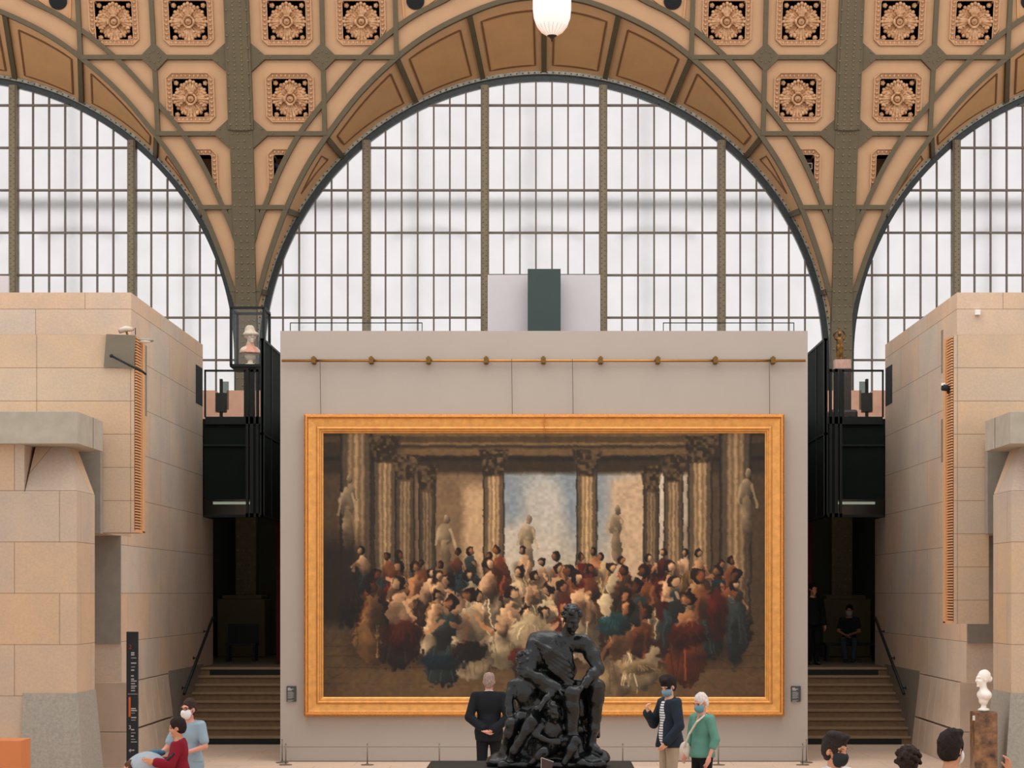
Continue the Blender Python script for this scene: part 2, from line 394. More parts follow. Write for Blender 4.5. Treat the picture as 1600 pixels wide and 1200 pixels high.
for n, m in HALVES:
    T = 72; Sn = 4; b = len(soff.v)
    for i in range(T+1):
        for j in range(Sn+1): soff.v.append(tuple(ring(6*i/T, j/Sn, 0, n, m)))
    for i in range(T):
        for j in range(Sn):
            a = b+i*(Sn+1)+j; q = (a, a+1, a+Sn+2, a+Sn+1); soff.f.append(q); soff.m.append(0)
    rf = lambda t, s, l: ring(t, s, l, n, m)
    def strip(mb, pts, hw, hi, lo=-.03):
        # pts in ring param space; constant width in metres
        P = [ring(t, s, 0, n, m) for t, s in pts]; n0 = len(mb.v)
        for i, (t, s) in enumerate(pts):
            a = P[max(i-1, 0)]; c = P[min(i+1, len(P)-1)]; tg = (c-a).normalized()
            e = .01
            nrm = (ring(t+e if t < 5.9 else t, s, 0, n, m)-ring(t-e, s, 0, n, m)).cross(ring(t, s+e, 0, n, m)-ring(t, s-e, 0, n, m)).normalized()
            if nrm.y > 0: nrm = -nrm
            sd = tg.cross(nrm).normalized()
            for k, l in ((hw, lo), (hw, hi), (-hw, hi), (-hw, lo)): mb.v.append(tuple(P[i]+sd*k+nrm*l))
        for i in range(len(P)-1):
            for k in range(4):
                a = n0+i*4+k; c = n0+i*4+(k+1) % 4; mb.f.append((a, c, c+4, a+4)); mb.m.append(0)
    for t in range(0, 6):
        strip(sep_, [(t+.0001, s) for s in (0, .25, .5, .75, 1)], .062, .07)
    for t0, t1, sa, sb in ((.14, .86, .13, .84), (1.15, 1.86, .13, .84), (2.13, 2.9, .16, .84)):
        sl = [(t0+(t1-t0)*i/8, sb-(.12 if t0 > 2 else 0)*i/8) for i in range(9)]+[(t1, sb-(.12 if t0 > 2 else 0)+(sa+(.16 if t0 > 2 else 0)-sb+(.12 if t0 > 2 else 0))*i/4) for i in range(1, 5)]
        s2 = [(t1+(t0-t1)*i/8, sa+(.16 if t0 > 2 else 0)*(1-i/8)) for i in range(1, 9)]+[(t0, sa+(sb-sa)*i/4) for i in range(1, 5)]
        strip(gro, sl+s2, .022, .025)
        b2 = len(pan.v)
        for i in range(9):
            t = t0+(t1-t0)*i/8
            lo_s = sa+(.16 if t0 > 2 else 0)*i/8; hi_s = sb-(.12 if t0 > 2 else 0)*i/8
            for j in range(4): pan.v.append(tuple(ring(t, lo_s+(hi_s-lo_s)*j/3, .012, n, m)))
        for i in range(8):
            for j in range(3): a = b2+i*4+j; pan.f.append((a, a+1, a+5, a+4)); pan.m.append(0)
    strip(gro, [(3.17, .40), (3.2, .72), (3.45, .66), (3.75, .56)], .018, .02)
    strip(gro, [(3.75, .56), (3.4, .46), (3.17, .40)], .018, .02)
tag(soff.build('arch_soffit', M_tan2, ceiling, smooth=True))
tag(sep_.build('soffit_rib', M_iron, ceiling)); tag(gro.build('soffit_moulding', M_groove, ceiling)); tag(pan.build('soffit_panel', M_tan3, ceiling))

# coffers: stepped octagonal frame, egg moulding, dark box
cf = MB(); cbx = MB(); egg = MB()
for n, m in FULL:
    for ci, c in enumerate(COF):
        u, y, hx, hy = cof_u(c)
        def P(dx, dy, lf): return V((u+dx)*m+BAY*n, y+dy, lf)
        def clip(dx, dy):
            # keep clear of the crossing arc for the partial lowest coffer
            uu = u+dx; yy = y+dy
            for i in range(len(L2)-1):
                if L2[i][1] <= yy <= L2[i+1][1] or L2[i+1][1] <= yy <= L2[i][1]:
                    f = (yy-L2[i][1])/((L2[i+1][1]-L2[i][1]) or 1); lim = L2[i][0]+(L2[i+1][0]-L2[i][0])*f-3
                    return min(uu, lim)-u, dy
            return dx, dy
        def octo(ex, ey, ch): return [(-ex+ch, -ey), (ex-ch, -ey), (ex, -ey+ch), (ex, ey-ch), (ex-ch, ey), (-ex+ch, ey), (-ex, ey-ch), (-ex, -ey+ch)]
        rings = [(octo(hx+9.5, hy+9.5, 9), 0.0), (octo(hx+9, hy+9, 9), .07), (octo(hx+7.5, hy+7.5, 8), .07), (octo(hx+7, hy+7, 8), .02), (octo(hx+1.5, hy+1.5, 3), -.02), (octo(hx+1, hy+1, 3), .03), (octo(hx, hy, 2.2), .03), (octo(hx, hy, 2.2), -.45)]
        b = len(cf.v)
        for rg, lf in rings:
            rg2 = resample(rg+[rg[0]], 8)[:-1]
            if len(rg2) != 8: pass
            pts = []
            for i in range(8):
                a_, b_ = rg[i], rg[(i+1) % 8]
                for j in range(4): pts.append((a_[0]+(b_[0]-a_[0])*j/4, a_[1]+(b_[1]-a_[1])*j/4))
            for p in pts: q = clip(*p) if ci in (3, 1) else p; cf.v.append(tuple(P(q[0], q[1], lf)))
        for r in range(len(rings)-1):
            for k in range(32):
                a = b+r*32+k; c_ = b+r*32+(k+1) % 32; cf.f.append((a, c_, c_+32, a+32)); cf.m.append(0)
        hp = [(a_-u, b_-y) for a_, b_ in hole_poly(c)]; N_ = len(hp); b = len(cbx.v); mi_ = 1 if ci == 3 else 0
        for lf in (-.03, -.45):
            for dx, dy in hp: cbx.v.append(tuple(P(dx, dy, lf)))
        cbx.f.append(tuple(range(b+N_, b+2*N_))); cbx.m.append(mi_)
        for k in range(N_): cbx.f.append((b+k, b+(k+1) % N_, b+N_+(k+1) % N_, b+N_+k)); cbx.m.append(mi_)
        for side in range(4):
            for k in range(9):
                f_ = -1+2*(k+.5)/9
                e = 4.4
                dx, dy = [(f_*(hx+1), -hy-e), (hx+e, f_*(hy+1)), (f_*(hx+1), hy+e), (-hx-e, f_*(hy+1))][side]
                if ci in (3, 1):
                    q2 = clip(dx, dy)
                    if abs(q2[0]-dx) > .01: continue
                p = P(dx, dy, .005)
                egg.ball(p, (.030, .05, .046) if side % 2 == 0 else (.046, .05, .030), 8, 5)
                if k < 8:
                    g_ = -1+2*(k+1)/9; dx, dy = [(g_*(hx+1), -hy-e), (hx+e, g_*(hy+1)), (g_*(hx+1), hy+e), (-hx-e, g_*(hy+1))][side]
                    egg.ball(P(dx, dy, .0), (.008, .03, .04) if side % 2 == 0 else (.04, .03, .008), 6, 4)
tag(cf.build('coffer_frame', M_tan, ceiling)); tag(egg.build('egg_moulding', M_bead, ceiling, smooth=True), kind='stuff')
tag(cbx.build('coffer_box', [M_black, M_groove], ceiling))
# round vents
vr = MB(); vd = MB()
for n, m in FULL:
    for (x, y) in ((649, 2),):
        u = U(x, y)
        for r_, mb_, lf in ((13.5, vr, .03), (12, vd, .035)):
            b = len(mb_.v)
            for lf2 in (-.02, lf):
                for k in range(28): mb_.v.append(tuple(V((u+r_*math.cos(2*PI*k/28))*m+BAY*n, y+r_*math.sin(2*PI*k/28), lf2)))
            mb_.f.append(tuple(b+28+k for k in range(28))); mb_.m.append(0)
            for k in range(28): mb_.f.append((b+k, b+(k+1) % 28, b+28+(k+1) % 28, b+28+k)); mb_.m.append(0)
        for k in range(-3, 4):
            ribbon(vr, mir([(u-10, y+k*3), (u+10, y+k*3)], n, m), .6, .03, .045)
tag(vr.build('vent_grille', M_dark, ceiling)); tag(vd.build('vent_disc', M_black, ceiling))
# panel moulding in the spandrel beyond the outer arc
pm = MB()
for n, m in FULL:
    ribbon(pm, mir(to_u([(627, -60), (629, 0), (632, 30)]), n, m), 2, 0, .05)
    ribbon(pm, mir(to_u([(632, 30), (660, 14), (690, -8)]), n, m), 2, 0, .05)
tag(pm.build('spandrel_moulding', M_tan3, ceiling))

# rosettes: things of their own, sharing meshes
def leafmesh(L, Wd, H, flutes, lobes):
    mb = MB(); NU, NV = 13, 13; top = []
    for i in range(NU):
        t = i/(NU-1)
        wd = Wd*(math.sin(PI*min(1, .18+t*.74))**.7)*(1+.12*math.cos(t*lobes*2*PI))
        for j in range(NV):
            s = -1+2*j/(NV-1)
            x = s*wd; yv = L*(t*(1-.12*abs(s)**2)*(1)) 
            h = H*(math.sin(PI*(.12+.78*t))**.8)*(1-.75*s*s)+.28*H*math.cos(s*flutes*PI)*(t**.5)*(1-abs(s)*.4)
            top.append((x, -h, yv))
    b = len(mb.v); mb.v += top; mb.v += [(x, .03, z) for x, y, z in top]
    N = NU*NV
    for i in range(NU-1):
        for j in range(NV-1):
            a = b+i*NV+j; mb.f.append((a, a+1, a+NV+1, a+NV)); mb.m.append(0)
    edge = [j for j in range(NV)]+[i*NV+NV-1 for i in range(1, NU)]+[(NU-1)*NV+j for j in range(NV-2, -1, -1)]+[i*NV for i in range(NU-2, 0, -1)]
    for q in range(len(edge)):
        a = edge[q]; c = edge[(q+1) % len(edge)]; mb.f.append((b+a, b+N+a, b+N+c, b+c)); mb.m.append(0)
    return mb
proto = empty('coffer_rosette')
def acanthus(n, L, spread, r0, dz):
    """one carved leaf: a fan of rounded fluted fingers with curled side lobes"""
    mb = MB()
    for q in range(n):
        t = (q-(n-1)/2)/max(1, (n-1)/2); a = t*spread; ln = L*(1-.13*abs(t)**1.5)
        M = Matrix.Rotation(a, 3, 'Y')
        c = M @ Vector((0, 0, ln*.56))
        mb.ball((c.x, -.035+dz+.03*abs(t), c.z), (r0*(1-.1*abs(t)), .062, ln*.5), 10, 9, M=M)
        tip = M @ Vector((0, 0, ln*.93)); mb.ball((tip.x, -.07+dz+.03*abs(t), tip.z), (r0*1.05, .055, r0*1.15), 9, 7, M=M)
    for q in (-1, 1):
        for fr, rr_ in ((.52, .8), (.74, .9)):
            M = Matrix.Rotation(q*(spread+.14), 3, 'Y'); p = M @ Vector((0, 0, L*fr)); mb.ball((p.x, -.03+dz, p.z), (r0*rr_, .05, r0*rr_*1.1), 8, 6)
    return mb
big = acanthus(5, .355, .50, .043, 0.0); sml = acanthus(3, .32, .26, .044, .035)
web = leafmesh(.31, .17, .05, 3.0, 2.5)
for k in range(4):
    o = big.build('axis_leaf', M_leaf, proto, smooth=True); o.location = (math.sin(k*PI/2)*.085, -.03, math.cos(k*PI/2)*.085); o.rotation_euler = (0, k*PI/2, 0)
    o = web.build('leaf_web', M_leaf, proto, smooth=True); o.location = (math.sin(k*PI/2)*.10, .03, math.cos(k*PI/2)*.10); o.rotation_euler = (0, k*PI/2, 0)
    a = k*PI/2+PI/4
    o = web.build('leaf_web', M_leaf, proto, smooth=True); o.location = (math.sin(a)*.08, .05, math.cos(a)*.08); o.rotation_euler = (0, a, 0)
    for q in (-.19, .19):
        o = sml.build('side_leaf', M_leaf, proto, smooth=True); o.location = (math.sin(a+q)*.09, .02, math.cos(a+q)*.09); o.rotation_euler = (0, a+q, 0)
for sx in (-1, 1):
    for sz in (-1, 1):
        mb = MB(); mb.ball((sx*.355, .03, sz*.375), (.062, .08, .062), 12, 8)
        for q in range(5):
            a = q*2*PI/5; mb.ball((sx*.355+.035*math.cos(a), -.01, sz*.375+.035*math.sin(a)), .03, 8, 6)
        mb.build('corner_bud', M_leaf, proto, smooth=True)
mb = MB(); mb.lathe([(.135, -.05), (.15, -.11), (.135, -.15), (.115, -.14), (.10, -.11), (.085, -.09)], n=32, axis='y')
for q in range(4):
    a = q*PI/2; mb.ball((.135*math.cos(a), -.155, .135*math.sin(a)), (.03+.045*abs(math.sin(a)), .035, .03+.045*abs(math.cos(a))), 10, 6)
mb.build('calyx', M_leaf, proto, smooth=True)
mb = MB(); mb.lathe([(.07, -.09), (.075, -.13), (.06, -.15), (.045, -.13), (.04, -.15), (.03, -.17), (.012, -.18)], n=20, axis='y')
mb.build('central_button', M_leaf, proto, smooth=True)
def copy_tree(o, parent=None):
    c = o.copy(); COL.objects.link(c); c.parent = parent
    for ch in list(o.children): copy_tree(ch, c)
    return c
ros_lab = {}
first = True
# (bay, mirror, coffer index) : label
RL = [(-1, -1, 1, 'carved plaster rosette in the upper coffer nearest the left picture edge'),
      (-1, -1, 0, 'carved plaster rosette in the upper coffer just left of the left iron pier'),
      (-1, -1, 2, 'carved plaster rosette in the lower coffer left of the left iron pier'),
      (0, 1, 0, 'carved plaster rosette in the upper coffer just right of the left iron pier'),
      (0, 1, 2, 'carved plaster rosette in the lower coffer right of the left iron pier'),
      (0, 1, 1, 'carved plaster rosette in the upper coffer at the upper left of the central arch'),
      (0, -1, 1, 'carved plaster rosette in the upper coffer at the upper right of the central arch'),
      (0, -1, 0, 'carved plaster rosette in the upper coffer just left of the right iron pier'),
      (0, -1, 2, 'carved plaster rosette in the lower coffer left of the right iron pier'),
      (1, 1, 0, 'carved plaster rosette in the upper coffer just right of the right iron pier'),
      (1, 1, 2, 'carved plaster rosette in the lower coffer right of the right iron pier'),
      (1, 1, 1, 'carved plaster rosette in the upper coffer nearest the right picture edge')]
for n, m, ci, lab in RL:
    u, y, hx, hy = cof_u(COF[ci]); p = V(u*m+BAY*n, y, -.10)
    r = proto if first else copy_tree(proto); first = False
    r.location = p; tilt = math.atan2(V(0, y-20).y-V(0, y+20).y, V(0, y-20).z-V(0, y+20).z)
    r.rotation_euler = (-tilt, 0, 0); tag(r, lab, 'rosette', 'carved rosettes in the ceiling coffers')

# iron piers
def pier(un, nm, lab):
    root = empty(nm, (un*U0, 49.4, 1.4))
    def L(o): o.parent = root; o.location = -Vector(root.location); return o
    mb = MB()
    # lower and upper web
    for y0, y1, w_, lf0, lf1 in ((935, 203, 35.5, -.2, .13), (205, YT, 38.5, -.2, .17)):
        ys = [y0+(y1-y0)*i/24 for i in range(25)]; b = len(mb.v)
        for y in ys:
            for su, lf in ((-1, lf0), (-1, lf1), (1, lf1), (1, lf0)): wy = w_ if y < 330 else (31.5 if y > 385 else w_+(31.5-w_)*(y-330)/55); mb.v.append(tuple(V(un+su*wy/2/kf(y)*1.01, y, lf)))
        for i in range(24):
            for k in range(4):
                a = b+i*4+k; c = b+i*4+(k+1) % 4; mb.f.append((a, c, c+4, a+4)); mb.m.append(0)
        mb.f.append((b, b+3, b+2, b+1)); mb.m.append(0)
    L(mb.build('column_plate', M_iron, None))
    mb = MB()   # narrow raised strip on top of the upper plate, and its rounded end
    ribbon(mb, [(un, YT), (un, 206)], 30, .17, .19)
    plate(mb, [(un-16, 200), (un-16, 203), (un-10, 206.5), (un+10, 206.5), (un+16, 203), (un+16, 200)], .15, .195)
    L(mb.build('cover_strip', M_iron, None))
    mb = MB(); i = 0; y = -40
    while y < 928:
        lf = .19 if y < 206 else .132
        offs = ((-13, -4.8, 4.8, 13) if i % 2 == 0 else (-4.8, 4.8)) if y > 206 else ((-15, -5.5, 5.5, 15) if i % 3 == 0 else (-5.5, 5.5))
        for j, o_ in enumerate(offs):
            mb.ball(V(un+o_, y, lf), .026, 6, 4)
        y += 6.6 if y < 206 else 11.2; i += 1
    L(tag(mb.build('rivet', M_iron2, None, smooth=True), kind='stuff'))
    mb = MB(); x = un*U0
    mb.box(x-.58, x+.58, 48.6, 49.7, 1.4, 2.80); mb.box(x-.48, x+.48, 48.7, 49.7, 2.80, 2.9)
    L(mb.build('plinth', mat('pier_plinth_stone', (104, 92, 66), .8), None, bevel=.02))
    tag(root, lab, 'column', 'riveted iron piers'); return root
pier(-460, 'iron_pier', 'riveted olive iron pier rising between the left and central arched windows')
pier(460, 'iron_pier', 'riveted olive iron pier rising between the central and right arched windows')

# ---------------------------------------------------------------- windows
def wp(u, y, dy=0.0): return Vector((u*U0, D0+dy, CZ+(HY-y)*U0))
YB = 648
for wi, n in ((1, -1), (2, 0), (3, 1)):
    c = BAY*n
    prof = [(437, -.10), (449.5, -.10), (449.5, .12), (437, .12)]
    mb = MB(); T = 96; pts = []
    def rimring(mb, ra, rb, ya, yb):
        path = [(PI, YB)]+[(PI-PI*i/T, None) for i in range(T+1)]+[(0, YB)]; b = len(mb.v)
        for a, yy in path:
            for r, dy in ((ra, ya), (rb, ya), (rb, yb), (ra, yb)):
                mb.v.append(tuple(wp(c+r*math.cos(a), YC-r*math.sin(a) if yy is None else yy, dy)))
        for i in range(len(path)-1):
            for k in range(4):
                p = b+i*4+k; q = b+i*4+(k+1) % 4; mb.f.append((p, q, q+4, p+4)); mb.m.append(0)
    rimring(mb, 436.5, 445, -.06, .12)
    win = tag(mb.build('window_%d' % wi, M_rim), kind='structure')
    mb = MB(); rimring(mb, 445.2, 450.2, -.14, .02); mb.build('rim_flange', M_rimh, win)
    mb = MB()
    for i in range(150):
        a = PI*i/149; mb.ball(wp(c+447.3*math.cos(a), YC-447.3*math.sin(a), -.145), .018, 6, 4)
    tag(mb.build('rim_rivet', M_rim, win, smooth=True), kind='stuff')
    def half(x): return math.sqrt(max(0, 437.0**2-x*x))
    def top(x): return YC-half(x)
    mb = MB(); mr_ = MB()
    for x in (-277, -92.3, 92.3, 277):
        x0, x1 = c+x-6.3, c+x+6.3; yt = top(abs(x)-6)+1
        a = wp(x0, YB, -.16); b_ = wp(x1, yt, .1); mb.box(a.x, b_.x, a.y, b_.y, a.z, b_.z)
        a = wp(x0+2.2, YB, -.2); b_ = wp(x1-2.2, yt, -.1); mb.box(a.x, b_.x, a.y, b_.y, a.z, b_.z)
        y = yt+6; j = 0
        while y < YB:
            for s in (-2.4, 2.4): mr_.ball(wp(c+x+s, y+(4 if s > 0 else 0), -.2), .014, 6, 4)
            y += 8
    mb.build('mullion', M_iron2, win); tag(mr_.build('mullion_rivet', M_iron, win, smooth=True), kind='stuff')
    mb = MB()
    xs = []
    for a0 in (-277, -92.3, 92.3):
        for k in range(6): xs.append(a0+29.5+k*25.1)
    for k in range(6): xs.append(-277-29.5-k*25.3); xs.append(277+29.5+k*25.3)
    xs = [x for x in xs if abs(x) < 432]
    for x in xs:
        a = wp(c+x-1.25, YB, -.05); b_ = wp(c+x+1.25, top(x)+1, .03); mb.box(a.x, b_.x, a.y, b_.y, a.z, b_.z)
    for k in range(8):
        y = 165+66.3*k; hw = math.sqrt(max(0, 437**2-(max(0, YC-y))**2)) if y < YC else 437
        a = wp(c-hw, y+1.5, -.06); b_ = wp(c+hw, y-1.5, .03); mb.box(a.x, b_.x, a.y, b_.y, a.z, b_.z)
    mb.build('glazing_bar', mat('glazing_bar_iron', (112, 98, 86), .6), win)
    mb = MB(); b = len(mb.v); path = [(c-438, YB)]+[(c-438*math.cos(PI*i/T), YC-438*math.sin(PI*i/T)) for i in range(T+1)]+[(c+438, YB)]
    N = len(path)
    for dy in (.04, .055):
        for p in path: mb.v.append(tuple(wp(p[0], p[1], dy)))
    mb.f.append(tuple(range(N))); mb.f.append(tuple(reversed(range(N, 2*N)))); mb.m += [0, 0]
    mb.build('frosted_glass', M_frost, win)
# steelwork outside the glass, seen as soft shadows through it
ext = MB()
for y in (307,):
    a = wp(-1500, y+5, .9); b_ = wp(1500, y-4, 1.1); ext.box(a.x, b_.x, a.y, b_.y, a.z, b_.z)
for n in (-1, 0, 1):
    for x in (-205, -20, 165, 350, -390):
        a = wp(BAY*n+x-2.5, 560, 1.2); b_ = wp(BAY*n+x+2.5, 140, 1.3); ext.box(a.x, b_.x-.04, a.y, b_.y, a.z, b_.z)
    for x in (-180, 0, 180):
        P = [tuple(wp(BAY*n+x+60*math.cos(q*PI/10), 362-14*math.sin(q*PI/10), 1.0)) for q in range(11)]
        ext.tube(P, .03, 6)
tag(ext.build('trim_1', mat('outer_steel', (120, 120, 112), .8)), kind='structure')

# ---------------------------------------------------------------- floor, terrace, passage
fl = MB(); fl.box(-22, 22, -4, 52, -.3, 0)
tag(fl.build('floor', M_floor), kind='structure')
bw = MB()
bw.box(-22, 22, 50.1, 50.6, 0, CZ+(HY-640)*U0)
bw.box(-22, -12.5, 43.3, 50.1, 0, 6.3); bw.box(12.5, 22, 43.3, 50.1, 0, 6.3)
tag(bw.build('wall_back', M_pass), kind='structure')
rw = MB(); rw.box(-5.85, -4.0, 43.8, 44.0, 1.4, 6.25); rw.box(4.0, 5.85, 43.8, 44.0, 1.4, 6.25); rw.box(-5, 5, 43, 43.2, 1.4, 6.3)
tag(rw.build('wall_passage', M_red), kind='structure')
# landing and stairs
for s in (-1, 1):
    st = MB(); n = 9; z = 0; y0 = 39.0; r_ = 1.395/9; t_ = .338
    for i in range(n):
        yb = y0+i*t_
        x1 = 7.14
        st.box(s*3.6, s*x1, yb, 41.75+.3 if i == n-1 else y0+n*t_, i*r_, (i+1)*r_)
        st.box(s*3.6, s*x1, yb-.025, yb+.06, (i+1)*r_-.04, (i+1)*r_+.003, 1)
    for i in (0, n-1):
        yb = y0+i*t_; st.box(s*3.6, s*6.95, yb-.03, yb-.004, i*r_+.0, (i+1)*r_-.045, 2)  # black sheets over bottom and top risers, standing in for their shade
    tag(st.build('staircase', [M_step, M_stepe, M_dark]), 'stone staircase climbing into the dark passage on the %s of the painting wall' % ('left' if s < 0 else 'right'), 'staircase', 'two side staircases')
ld = MB(); ld.box(-12.5, 12.5, 42.05, 50.1, 0, 1.39)
tag(ld.build('floor_landing', mat('landing_floor', (112, 98, 78), .5, var=.1, vscale=3)), kind='structure')
# raised terrace deck
tz = ZP(651, 42); tb = ZP(808, 42)
td = MB(); td.box(-12.5, 12.5, 42.3, 50.0, tz-.35, tz-.02); td.box(-7.1, 7.1, 42.0, 42.3, tz-.16, tz)
terr = tag(td.build('terrace_deck', M_dark), kind='structure')
for s in (-1, 1):
    p = MB()
    p.box(s*5.5, s*7.14, 42.06, 42.12, ZP(695, 42), tz-.16, 0); p.box(s*5.5, s*7.14, 42.02, 42.12, ZP(697, 42), ZP(694, 42), 1)
    p.box(s*5.5, s*7.14, 42.06, 42.12, ZP(780, 42), ZP(697, 42), 0)
    p.box(s*5.5, s*7.14, 42.0, 42.14, tb, tb+.05, 1)
    p.build('fascia_panel', [M_dark2, M_dark], terr)
    g = MB(); g.box(s*5.5, s*7.14, 42.06, 42.09, tb+.05, ZP(780, 42)); g.build('smoked_pane', M_glassd, terr)
    # light tube under the deck
    lt = MB(); a = XP(850+s*(850-333), 42.6); b = XP(850+s*(850-403), 42.6); lt.tube([(a, 42.6, ZP(786, 42.6)), (b, 42.6, ZP(786, 42.6))], .028, 8)
    tag(lt.build('light_tube', mat('light_tube', (240, 235, 220), .5, emit=(235, 225, 205), estr=1.5)), 'lit white strip light behind the black %s terrace fascia' % ('left' if s < 0 else 'right'), 'light', 'strip lights under the terrace')
for s in (-1, 1): area('passage_fill_lamp', (s*6.0, 46.5, 6.1), (s*6.2, 49.2, 1.4), 1.2, .3, 9, (1, .88, .66))  # unseen lamps added to lift the dark passage and the pier plinths
# side screens and posts of the black steel bays
for s in (-1, 1):
    root = empty('steel_bay', (s*5.6, 40.5, 4.5))
    sd = 'left' if s < 0 else 'right'
    def L(o): o.parent = root; o.location = -Vector(root.location); return o
    mb = MB(); mb.hexa([(s*5.5, 39, 4.42), (s*5.46, 39, 4.42), (s*5.5, 43.2, 4.42), (s*5.46, 43.2, 4.42), (s*5.5, 39, 7.9), (s*5.46, 39, 7.9), (s*5.5, 43.2, 7.9), (s*5.46, 43.2, 7.9)])
    L(mb.build('side_panel', M_dark2, None))
    mb = MB()
    for z0 in (4.42, 6.02, 7.86): mb.box(s*5.445, s*5.52, 39, 43.2, z0, z0+.045)
    for y in (39.0, 40.1, 41.9): mb.box(s*5.44, s*5.52, y, y+.05, 4.42, 7.9)
    L(mb.build('panel_frame', M_dark, None))
    mb = MB(); x0 = s*5.52; x1 = XP(850+s*(850-383), 39.0)
    for a, b in ((400, 404), (390.5, 396), (384, 388)):
        mb.box(XP(850+s*(850-a), 40.6), XP(850+s*(850-b), 40.6), 40.6, 40.7, ZP(808, 40.6), ZP(576 if a > 390 else 578, 40.6))
    mb.box(XP(850+s*(850-383), 40.6), s*5.5, 40.6, 40.68, ZP(808, 40.6), ZP(802, 40.6))
    mb.box(XP(850+s*(850-391), 40.6), s*5.5, 40.6, 40.68, ZP(581, 40.6), ZP(577, 40.6))
    mb.box(XP(850+s*(850-383), 40.6), s*5.5, 40.6, 42.0, ZP(662, 40.6), ZP(651, 40.6))
    L(mb.build('post', M_dark, None))
    mb = MB(); mb.box(XP(850+s*(850-391), 40.62), s*5.5, 40.62, 40.66, ZP(802, 40.6), ZP(662, 40.6)); L(mb.build('front_panel', M_dark2, None))
    tag(root, 'tall black steel and glass bay beside the %s edge of the painting wall' % sd, 'steel screen', 'black steel bays flanking the painting wall')
    root = empty('terrace_railing', (s*6.4, 42.1, tz))
    def L(o): o.parent = root; o.location = -Vector(root.location); return o
    X = lambda px: XP(850+s*(850-px), 42.1)
    mb = MB(); mb.box(X(319), X(386), 42.1, 42.15, ZP(580.5, 42.1), ZP(577.5, 42.1)); mb.box(X(319), X(321.5), 42.1, 42.15, tz, ZP(578, 42.1)); mb.box(X(381), X(384), 42.1, 42.15, tz, ZP(578, 42.1))
    L(mb.build('rail_frame', M_dark, None))
    mb = MB(); mb.box(X(321.5), X(381), 42.115, 42.135, tz, ZP(580, 42.1)); L(mb.build('glass_pane', M_glass, None))
    tag(root, 'black framed glass railing on the terrace at the %s of the painting wall' % sd, 'railing', 'terrace railings')
    # pink stone parapet in two blocks
    mb = MB(); X = lambda px: XP(850+s*(850-px), 47.5)
    mb.box(X(300), X(336), 47.5, 48.0, tz-.02, ZP(610, 47.5)); mb.box(X(354), X(436), 47.5, 48.0, tz-.02, ZP(610, 47.5)); mb.box(X(336), X(354), 47.5, 48, tz-.02, ZP(645, 47.5))
    tag(mb.build('parapet', M_pink), 'pink stone parapet with a gap behind the %s terrace railing' % sd, 'parapet', 'pink terrace parapets')
    # slim display sign in the gap
    root = empty('display_stand', (XP(850+s*(850-346), 45), 45, tz))
    def L(o): o.parent = root; o.location = -Vector(root.location); return o
    X = lambda px: XP(850+s*(850-px), 45)
    mb = MB(); mb.box(X(343), X(347), 45, 45.12, tz-.02, ZP(592, 45)); L(mb.build('pole', M_dark2, None))
    mb = MB(); mb.box(X(337), X(353), 44.97, 45.15, ZP(643, 45), ZP(614, 45)); L(mb.build('panel', M_dark, None))
    mb = MB(); mb.box(X(347), X(357), 45.02, 45.05, ZP(640, 45), ZP(596, 45)); L(mb.build('glass_flag', M_glassd, None))
    tag(root, 'slim dark display stand with a glass flag on the %s terrace' % sd, 'display stand', 'terrace display stands')

